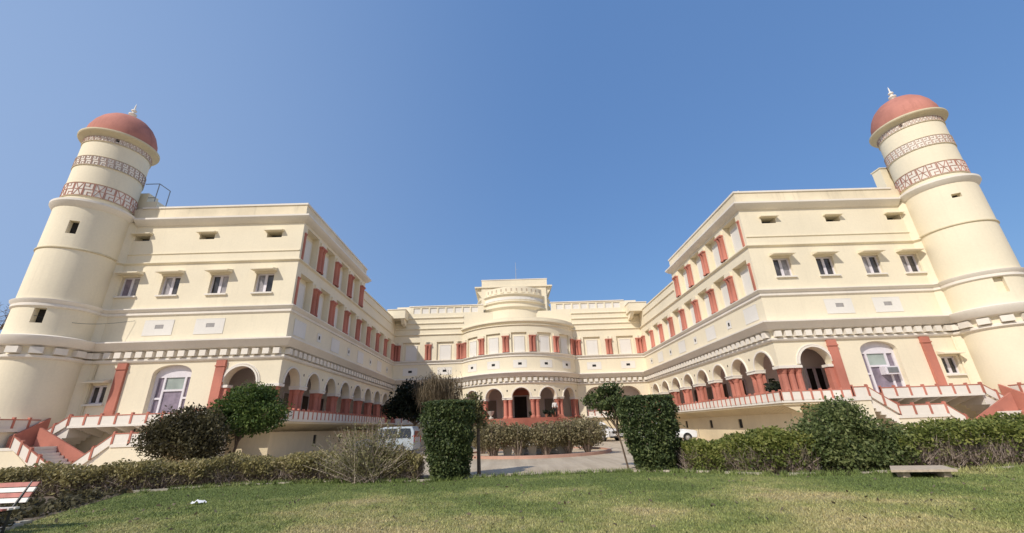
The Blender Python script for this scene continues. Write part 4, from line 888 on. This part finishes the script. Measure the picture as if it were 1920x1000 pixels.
# wispy bush rising out of the left hedge
t = thing('wispy_bush', 'wispy grey green bush rising from the long olive hedge before the parked people carrier', 'bush', (-5.9, 15.2, 0)); n = 900
a = RNG.uniform(0, 6.283, n); el = RNG.uniform(.35, 1.45, n); L = RNG.uniform(.6, 1.95, n); P0 = np.stack([-6.1 + RNG.normal(size=n) * .3, 15.3 + RNG.normal(size=n) * .2, np.full(n, .02)], 1)
P1 = P0 + np.stack([np.cos(a) * np.cos(el) * L * 1.1, np.sin(a) * np.cos(el) * L * .6, np.sin(el) * L], 1); twigs(P0, P1, .009, 'branches', 'twig', t, RNG.uniform(.2, 1, n))
k = 15000; i = RNG.integers(0, n, k); f = RNG.uniform(.35, 1.03, (k, 1)); P = P0[i] + (P1[i] - P0[i]) * f + RNG.normal(size=(k, 3)) * .05; leaves('foliage', P, .042, 'wispy', t, tone_of(P, 15))
# bare tree far behind the left tower
def bare(m, p, d, L, r, depth):
    q = p + d * L; m.tube(p, q, r, r * .65, 5)
    if depth == 0: return
    for _ in range(3): bare(m, q, (d + Vector((rr.gauss(0, .5), rr.gauss(0, .5), rr.gauss(.1, .3)))).normalized(), L * rr.uniform(.6, .85), r * .6, depth - 1)
t = thing('bare_tree', 'bare leafless tree far behind the half shaded tower', 'tree', (-62, 47.5, 0)); m = MB(); m.tube((-62, 47.5, 0), (-62, 47.5, 7.5), .35, .25, 8); m.build('trunk', 'bark', t)
m = MB(); bare(m, Vector((-62, 47.5, 7.4)), Vector((.1, 0, 1)), 3.7, .24, 6); m.build('branches', 'bark', t, merge=False)
# ---------------------------------------------------------------- round island, fountain, planters
IC = (0.2, 27.3); m = MB(); m.lathe(IC, [(4.4, 0), (4.4, .14), (4.2, .15), (4.2, .05)], 56); o = m.build('island_kerb', 'kerbred'); structure(o)
m = MB(); m.lathe(IC, [(0, .055), (4.2, .055)], 40); structure(m.build('island_bed', 'ground'))
t = thing('fountain', 'weathered white tiered fountain in the middle of the round island', 'fountain', (.3, 26.6, .05))
m = MB(); m.lathe((.3, 26.6), [(1.55, .05), (1.6, .12), (1.5, .2), (1.5, .42), (1.62, .5), (1.62, .56), (1.35, .56), (1.35, .3), (0, .3)], 8); m.build('basin', 'white', t)
m = MB(); m.box(.75, 1.75, 25.5, 26.1, .56, .68); m.box(.85, 1.65, 25.6, 26.05, .683, .8); m.build('stone_step', 'white', t)
m = MB(); m.lathe((-.2, 26.3), [(.26, .3), (.26, .62), (.16, .68), (.13, .95), (.2, 1.0), (.2, 1.1), (.12, 1.14), (.1, 1.24), (.17, 1.32), (.15, 1.42), (0, 1.5)], 12); m.build('pillar', 'white', t)
def planter(i, x, y):
    where = ['leftmost', 'second from the left', 'third from the left', 'fourth from the left', 'fifth from the left', 'rightmost'][i]
    t = thing('planter', 'square whitewashed planter on the round island, %s of the row' % where, 'planter', (x, y, .055), rr.uniform(-.1, .1), 'whitewashed planters on the island')
    m = MB(); m.hexa([(-.19, -.19, 0), (.19, -.19, 0), (.19, .19, 0), (-.19, .19, 0), (-.24, -.24, .42), (.24, -.24, .42), (.24, .24, .42), (-.24, .24, .42)]); m.box(-.27, .27, -.27, .27, .423, .5); m.build('pot', 'white', t, local=True)
    P = RNG.normal(size=(160, 3)) * np.array([.13, .13, .10]) + np.array([x, y, .66]); leaves('plant', P, .06, 'dryshrub', t)
for i, (x, y) in enumerate(((-2.3, 25.3), (-1.55, 24.75), (-.85, 25.15), (-.2, 24.6), (.5, 25.0), (1.45, 24.9))): planter(i, x, y)
def shrub(lab, x, y, r, h, seed):
    t = thing('dry_shrub', lab, 'shrub', (x, y, .055), 0, 'clipped dry shrubs on the island'); P = blob_points([(x, y, h - r * .72, r * 1.15, r, r * .72), (x + .3, y, h - r * .95, r * .9, r * .8, r * .7), (x - .35, y, h - r * .95, r * .85, r * .8, r * .7), (x + .1, y, .72, r * .8, r * .6, .3)], 5200, .4, .15, seed)
    leaves('foliage', P, .075, 'dryshrub', t, tone_of(P, seed, .22, .5)); n = 130; a = RNG.uniform(0, 6.28, n); P0 = np.stack([x + np.cos(a) * .1, y + np.sin(a) * .1, np.full(n, .06)], 1)
    P1 = P0 + np.stack([np.cos(a) * RNG.uniform(.1, .8, n) * r, np.sin(a) * RNG.uniform(.1, .8, n) * r, RNG.uniform(.5, .95, n) * h], 1); twigs(P0, P1, .016, 'branches', 'twig', t, RNG.uniform(0, .8, n))
for i, (x, y, r, h, lab) in enumerate([(-2.35, 24.2, 1.0, 2.0, 'olive brown clipped shrub at the front left of the round island'), (-1.0, 23.85, .65, 1.7, 'small brown clipped shrub left of the fountain pillar'), (.5, 23.9, .8, 1.78, 'brown clipped shrub in front of the fountain, right of its pillar'),
        (1.75, 24.4, .85, 1.88, 'brown clipped shrub between the fountain steps and the front right shrub'), (2.8, 24.6, .98, 2.0, 'broad brown clipped shrub at the front right of the round island'), (-3.1, 28.2, .85, 1.8, 'dry clipped shrub on the left rear rim of the island'), (3.4, 28.4, .85, 1.8, 'dry clipped shrub on the right rear rim of the island')]): shrub(lab, x, y, r, h, 20 + i)
# potted plants in the porch
def potted(name, lab, x, y, s, seed):
    t = thing(name, lab, 'potted plant', (x, y, FL)); m = MB(); m.lathe((x, y), [(.11 * s, FL), (.17 * s, FL + .26 * s), (.19 * s, FL + .26 * s), (.19 * s, FL + .32 * s), (.15 * s, FL + .31 * s), (0, FL + .28 * s)], 12); m.build('pot', 'pot', t)
    P = RNG.normal(size=(260, 3)) * np.array([.14, .14, .12]) * s + np.array([x, y, FL + .5 * s]); leaves('plant', P, .13 * s, 'darktree', t)
potted('potted_plant', 'dark potted plant under the arch right of the entrance door', 2.55, 46.7, 1.0, 1); potted('potted_plant', 'dark potted plant at the feet of the person on the porch', 3.25, 47.0, 1.0, 2)
potted('potted_plant', 'dark potted plant beside the right jamb of the entrance arch', .95, 46.6, .8, 3); potted('potted_plant', 'bushy potted plant on the right terrace near the triple corner columns', 15.6, 27.3, 1.7, 4)
t = thing('stone_urn', 'pale stone urn standing on the porch left of the entrance arch', 'urn', (-3.35, 46.85, FL)); m = MB()
m.lathe((-3.35, 46.85), [(.3, FL), (.3, FL + .12), (.12, FL + .2), (.1, FL + .3), (.28, FL + .5), (.36, FL + .72), (.4, FL + .78), (.3, FL + .8), (.2, FL + .6), (0, FL + .55)], 16); m.build('body', 'white', t)
T = []
for k in range(170):
    y = rr.uniform(7.5, 14.6); x = np.interp(y, [4, 7.4, 10.6, 14.4], [-9.2, -10.3, -11.7, -13.3]) - abs(rr.gauss(0, 1.3)) - .1; hgt = rr.uniform(.04, .2); m = rr.randint(14, 46)
    T += [(x + rr.gauss(0, .13), y + rr.gauss(0, .13), abs(rr.gauss(0, 1)) * hgt * .6 + .02) for _ in range(m)]
o = leaves('shade_undergrowth', T, .075, 'darkbush', up=.8); o['kind'] = 'stuff'; o['label'] = 'dark low undergrowth added for the shade in the bed around the slatted bench'; o['category'] = 'shade_undergrowth'  # low dark leaves added to stand for the shade over the bed
# ---------------------------------------------------------------- benches, litter
t = thing('slatted_bench', 'red and white slatted bench standing in the dark bed beside the lawn', 'bench', (-11.05, 8.6, 0)); x0, x1 = -12.3, -10.42
for k in range(5): m = MB(); m.box(x0, x1, 8.24 + .105 * k, 8.24 + .105 * k + .075, .43, .462); m.build('seat_slat', ('benchred', 'benchwhite', 'benchred', 'benchwhite', 'benchwhite')[k], t)
for k in range(4):
    m = MB(); z = .52 + .085 * k; y = 8.80 + .035 * k; m.hexa([(x0, y, z), (x1, y, z), (x1, y + .03, z), (x0, y + .03, z), (x0, y + .03, z + .072), (x1, y + .03, z + .072), (x1, y + .06, z + .072), (x0, y + .06, z + .072)]); m.build('back_slat', ('benchwhite', 'benchred', 'benchwhite', 'benchred')[k], t)
for x in (-10.57, -12.1):
    m = MB(); m.path_tube([(x, 8.27, 0), (x, 8.27, .42)], .022); m.path_tube([(x, 8.72, 0), (x, 8.74, .42), (x, 8.95, .86)], .022); m.tube((x, 8.25, .41), (x, 8.75, .41), .02, .02); m.build('leg', 'black', t)
t = thing('stone_bench', 'low stone slab bench before the right hedge', 'bench', (9.1, 11.9, 0)); Q = [(8.0, 11.35), (9.3, 10.98), (9.85, 11.9), (8.75, 12.25)]
m = MB(); m.hexa([(x, y, .15) for x, y in Q] + [(x, y, .20) for x, y in Q]); m.build('slab', 'stone', t)
for a, b in ((.18, .3), (.82, .7)):
    for s in (.2, .8):
        x = Q[0][0] * (1 - a) * (1 - s) + Q[1][0] * (1 - s) * a + Q[3][0] * s * (1 - a) + Q[2][0] * s * a; y = Q[0][1] * (1 - a) * (1 - s) + Q[1][1] * (1 - s) * a + Q[3][1] * s * (1 - a) + Q[2][1] * s * a
        m = MB(); m.box(x - .09, x + .09, y - .09, y + .09, 0, .147); m.build('leg', 'stone', t)
m = MB(); P = {}
for i in range(6):
    for j in range(5): P[i, j] = (-9.22 + .06 * i + rr.uniform(-.015, .015), 11.48 + .05 * j + rr.uniform(-.015, .015), .03 + rr.uniform(0, .09))
for i in range(5):
    for j in range(4): m.quad(P[i, j], P[i + 1, j], P[i + 1, j + 1], P[i, j + 1])
tag(m.build('paper_litter', 'paper'), 'crumpled white paper lying on the lawn before the left hedge', 'litter')
m = MB()
for k in range(5):
    x = -10.75 - .15 * k; y = 8.6 + .3 * k; m.box(x - .09, x + .09, y - .09, y + .09, 0, .06 + rr.uniform(0, .03))
structure(m.build('lawn_edging', 'edging'))
# ---------------------------------------------------------------- cars
def car(name, lab, loc, rz, paint, L, W, H, outline, belt, glass_pts, wheel_x, wr, nose, tall=False):
    """side outline (x, z) extruded with tumblehome; windows, lamps, grille, wheels are parts"""
    t = thing(name, lab, 'car', loc, rz); hw = W / 2
    def y_at(z): return hw if z <= belt else hw - .17 * (z - belt) / (H - belt)
    m = MB(); n = len(outline)
    lowz = [(x, z) for x, z in outline if z <= belt + 1e-6]; top = [(x, z) for x, z in outline if z >= belt - 1e-6]
    for s in (-1, 1):
        m.face([(x, s * y_at(z), z) for x, z in lowz]); m.face([(x, s * y_at(z), z) for x, z in top])
    for k in range(n):
        (xa, za), (xb, zb) = outline[k], outline[(k + 1) % n]; m.quad((xa, -y_at(za), za), (xb, -y_at(zb), zb), (xb, y_at(zb), zb), (xa, y_at(za), za))
    o = m.build('body', paint, t, local=True)
    bv = o.modifiers.new('bevel', 'BEVEL'); bv.width = .045; bv.segments = 3; bv.limit_method = 'ANGLE'; bv.angle_limit = R(28)
    for s in (-1, 1):
        for q in glass_pts['side']:
            g = MB(); g.face([(x, s * (y_at(z) + .006), z) for x, z in q]); g.build('side_window', 'carglass', t, local=True)
    for nm in ('windscreen', 'rear_window'):
        (xa, za), (xb, zb) = glass_pts[nm]; sg = .012 if nm == 'windscreen' else -.012; g = MB()
        g.quad((xa + sg, -y_at(za) + .1, za), (xa + sg, y_at(za) - .1, za), (xb + sg, y_at(zb) - .1, zb), (xb + sg, -y_at(zb) + .1, zb)); g.build(nm, 'carglass', t, local=True)
    for x in wheel_x:
        for s in (-1, 1):
            a = MB(); y0 = s * (hw - .2); y1 = s * (hw + .012)
            for k in range(20):
                u, v = 2 * math.pi * k / 20, 2 * math.pi * (k + 1) / 20
                a.quad((x + wr * math.cos(u), y0, wr + wr * math.sin(u)), (x + wr * math.cos(v), y0, wr + wr * math.sin(v)), (x + wr * math.cos(v), y1, wr + wr * math.sin(v)), (x + wr * math.cos(u), y1, wr + wr * math.sin(u)))
                a.quad((x + wr * math.cos(u), y1, wr + wr * math.sin(u)), (x + wr * math.cos(v), y1, wr + wr * math.sin(v)), (x + wr * .62 * math.cos(v), y1 + s * .01, wr + wr * .62 * math.sin(v)), (x + wr * .62 * math.cos(u), y1 + s * .01, wr + wr * .62 * math.sin(u)))
            wh = a.build('wheel', 'tyre', t, local=True); a = MB(); y2 = s * (hw + .016)
            for k in range(20):
                u, v = 2 * math.pi * k / 20, 2 * math.pi * (k + 1) / 20; a.face([(x, y2 - s * .03, wr), (x + wr * .62 * math.cos(u), y2, wr + wr * .62 * math.sin(u)), (x + wr * .62 * math.cos(v), y2, wr + wr * .62 * math.sin(v))])
            a.build('rim', 'rim', wh, local=True)
            a = MB(); 
            for k in range(12):
                u, v = math.pi * k / 12, math.pi * (k + 1) / 12; q = wr * 1.0; e = wr * 1.17
                a.quad((x + q * math.cos(u), s * (hw + .008), wr + q * math.sin(u)), (x + q * math.cos(v), s * (hw + .008), wr + q * math.sin(v)), (x + e * math.cos(v), s * (hw + .008), wr + e * math.sin(v)), (x + e * math.cos(u), s * (hw + .008), wr + e * math.sin(u)))
            a.build('wheel_arch', 'black', t, local=True)
    fx = max(x for x, z in outline); bx = min(x for x, z in outline)
    for s in (-1, 1):
        a = MB(); a.box(fx - .10, fx + .012, s * hw * .72 - .17, s * hw * .72 + .17, nose - .02, nose + .13); a.build('headlight', 'lamp', t, local=True)
        a = MB(); a.box(bx - .012, bx + .1, s * (hw - .1) - .07, s * (hw - .1) + .07, nose + .05, nose + .5 if tall else nose + .25); a.build('tail_light', 'taillamp', t, local=True)
        a = MB(); xm = glass_pts['windscreen'][0][0] - .35; a.box(xm - .06, xm + .06, *sorted((s * (hw - .02), s * (hw + .2))), belt + .02, belt + .17); a.build('side_mirror', 'black', t, local=True)
    a = MB(); a.box(fx - .05, fx + .016, -hw * .48, hw * .48, nose - .12, nose + .08); a.box(fx - .05, fx + .014, -hw * .8, hw * .8, .28, .42); a.build('grille', 'black', t, local=True)
    a = MB(); a.box(fx - .02, fx + .03, -.26, .26, .47, .57); a.build('number_plate', 'benchwhite', t, local=True)
    for s in (-1, 1):
        a = MB()
        for x in (wheel_x[0] + .95, (wheel_x[0] + wheel_x[1]) / 2 - .15): a.box(x - .008, x + .008, *sorted((s * (hw - .01), s * (hw + .004))), .35, belt - .02)
        a.build('door_seam', 'black', t, local=True)
    return t
suv = [(-2.2, .35), (2.25, .35), (2.3, .62), (2.24, .98), (1.15, 1.1), (.45, 1.1), (-.2, 1.66), (-.6, 1.72), (-1.7, 1.7), (-2.12, 1.5), (-2.28, 1.1), (-2.28, .6)]
sg = dict(side=[[(.38, 1.12), (-.16, 1.60), (-.42, 1.63), (-.42, 1.12)], [(-.5, 1.12), (-.5, 1.63), (-1.35, 1.63), (-1.35, 1.12)], [(-1.43, 1.12), (-1.43, 1.62), (-1.75, 1.58), (-2.05, 1.2), (-2.0, 1.12)]], windscreen=((.42, 1.12), (-.18, 1.63)), rear_window=((-2.26, 1.16), (-2.14, 1.48)))
car('parked_car', 'white sport utility car facing the camera right of the round island', (7.35, 43.2, .01), R(-62), 'carwhite', 4.6, 1.88, 1.72, suv, 1.1, sg, (1.42, -1.38), .37, .78)
van = [(-2.1, .32), (2.05, .32), (2.12, .6), (2.05, .92), (1.35, 1.06), (.95, 1.06), (.3, 1.72), (-.1, 1.82), (-1.95, 1.8), (-2.12, 1.5), (-2.16, 1.06), (-2.16, .5)]
vg = dict(side=[[(.88, 1.08), (.3, 1.66), (0, 1.70), (0, 1.08)], [(-.08, 1.08), (-.08, 1.7), (-.98, 1.7), (-.98, 1.08)], [(-1.08, 1.08), (-1.08, 1.7), (-1.85, 1.68), (-1.95, 1.4), (-1.95, 1.08)]], windscreen=((.95, 1.1), (.32, 1.68)), rear_window=((-2.15, 1.12), (-2.13, 1.5)))
car('parked_van', 'silver blue people carrier parked side on in the court below the shaded arcade', (-9.9, 31.0, .01), R(176), 'carblue', 4.3, 1.75, 1.82, van, 1.06, vg, (1.32, -1.28), .32, .72, True)
sed = [(-2.1, .3), (2.1, .3), (2.16, .55), (2.08, .8), (1.2, .95), (.85, .95), (.1, 1.42), (-.3, 1.47), (-1.1, 1.44), (-1.75, 1.02), (-2.1, .95), (-2.16, .6)]
eg = dict(side=[[(.8, .97), (.12, 1.37), (-.2, 1.4), (-.2, .97)], [(-.28, .97), (-.28, 1.4), (-1.05, 1.38), (-1.55, .97)]], windscreen=((.86, .98), (.14, 1.38)), rear_window=((-1.72, 1.05), (-1.15, 1.4)))
car('parked_car', 'white saloon car with only its bonnet showing beside the broader topiary', (10.9, 35.2, .01), R(4), 'carwhite', 4.3, 1.75, 1.47, sed, .95, eg, (1.32, -1.28), .31, .62)
# ---------------------------------------------------------------- a person on the porch
def skin(name, joints, bones, mat, parent, sub=2):
    me = bpy.data.meshes.new(name); me.from_pydata([j[:3] for j in joints], bones, []); o = bpy.data.objects.new(name, me); COL.objects.link(o)
    o.modifiers.new('skin', 'SKIN'); sv = me.skin_vertices[0].data if me.skin_vertices else None
    if sv is None:
        bm = bmesh.new(); bm.from_mesh(me); bm.verts.layers.skin.verify(); bm.to_mesh(me); bm.free(); sv = me.skin_vertices[0].data
    for v, j in zip(sv, joints): v.radius = (j[3], j[3] * (j[4] if len(j) > 4 else 1))
    sv[0].use_root = True
    s = o.modifiers.new('sub', 'SUBSURF'); s.levels = sub; s.render_levels = sub; bpy.context.view_layer.update()
    dg = bpy.context.evaluated_depsgraph_get(); nm = bpy.data.meshes.new_from_object(o.evaluated_get(dg)); bpy.data.objects.remove(o); nm.name = name
    nm.polygons.foreach_set('use_smooth', [True] * len(nm.polygons)); nm.materials.clear(); nm.materials.append(M[mat]); q = bpy.data.objects.new(name, nm); COL.objects.link(q); q.parent = parent; return q
t = thing('person', 'person in a white shirt and dark trousers standing by a porch column', 'person', (3.55, 47.2, FL), R(12))
J = [(0, 0, .95, .12), (0, 0, 1.15, .12), (0, 0, 1.38, .13), (0, 0, 1.48, .055), (0, -.01, 1.56, .075), (0, -.01, 1.66, .085), (0, -.01, 1.73, .05), (.09, 0, .9, .09), (.10, -.01, .5, .06), (.10, 0, .09, .045), (.11, -.13, .04, .035), (-.09, 0, .9, .09), (-.10, -.01, .5, .06), (-.10, 0, .09, .045), (-.11, -.13, .04, .035),
     (.19, 0, 1.4, .055), (.25, .01, 1.14, .042), (.27, -.05, .9, .032), (.28, -.07, .8, .03), (-.19, 0, 1.4, .055), (-.25, .01, 1.14, .042), (-.27, -.05, .9, .032), (-.28, -.07, .8, .03)]
skin('body', J, [(0, 1), (1, 2), (2, 3), (3, 4), (4, 5), (5, 6), (0, 7), (7, 8), (8, 9), (9, 10), (0, 11), (11, 12), (12, 13), (13, 14), (2, 15), (15, 16), (16, 17), (17, 18), (2, 19), (19, 20), (20, 21), (21, 22)], 'skin', t)
skin('shirt', [(0, 0, .92, .15), (0, 0, 1.15, .145), (0, 0, 1.38, .15), (0, 0, 1.45, .08), (.19, 0, 1.4, .075), (.25, .01, 1.14, .058), (.268, -.04, .95, .046), (-.19, 0, 1.4, .075), (-.25, .01, 1.14, .058), (-.268, -.04, .95, .046)], [(0, 1), (1, 2), (2, 3), (2, 4), (4, 5), (5, 6), (2, 7), (7, 8), (8, 9)], 'shirt', t)
skin('trousers', [(0, 0, .94, .135), (.09, 0, .86, .105), (.10, -.01, .5, .078), (.10, 0, .1, .065), (-.09, 0, .86, .105), (-.10, -.01, .5, .078), (-.10, 0, .1, .065)], [(0, 1), (1, 2), (2, 3), (0, 4), (4, 5), (5, 6)], 'trousers', t)
skin('hair', [(0, .015, 1.64, .085), (0, .01, 1.7, .08), (0, 0, 1.74, .05)], [(0, 1), (1, 2)], 'hair', t)
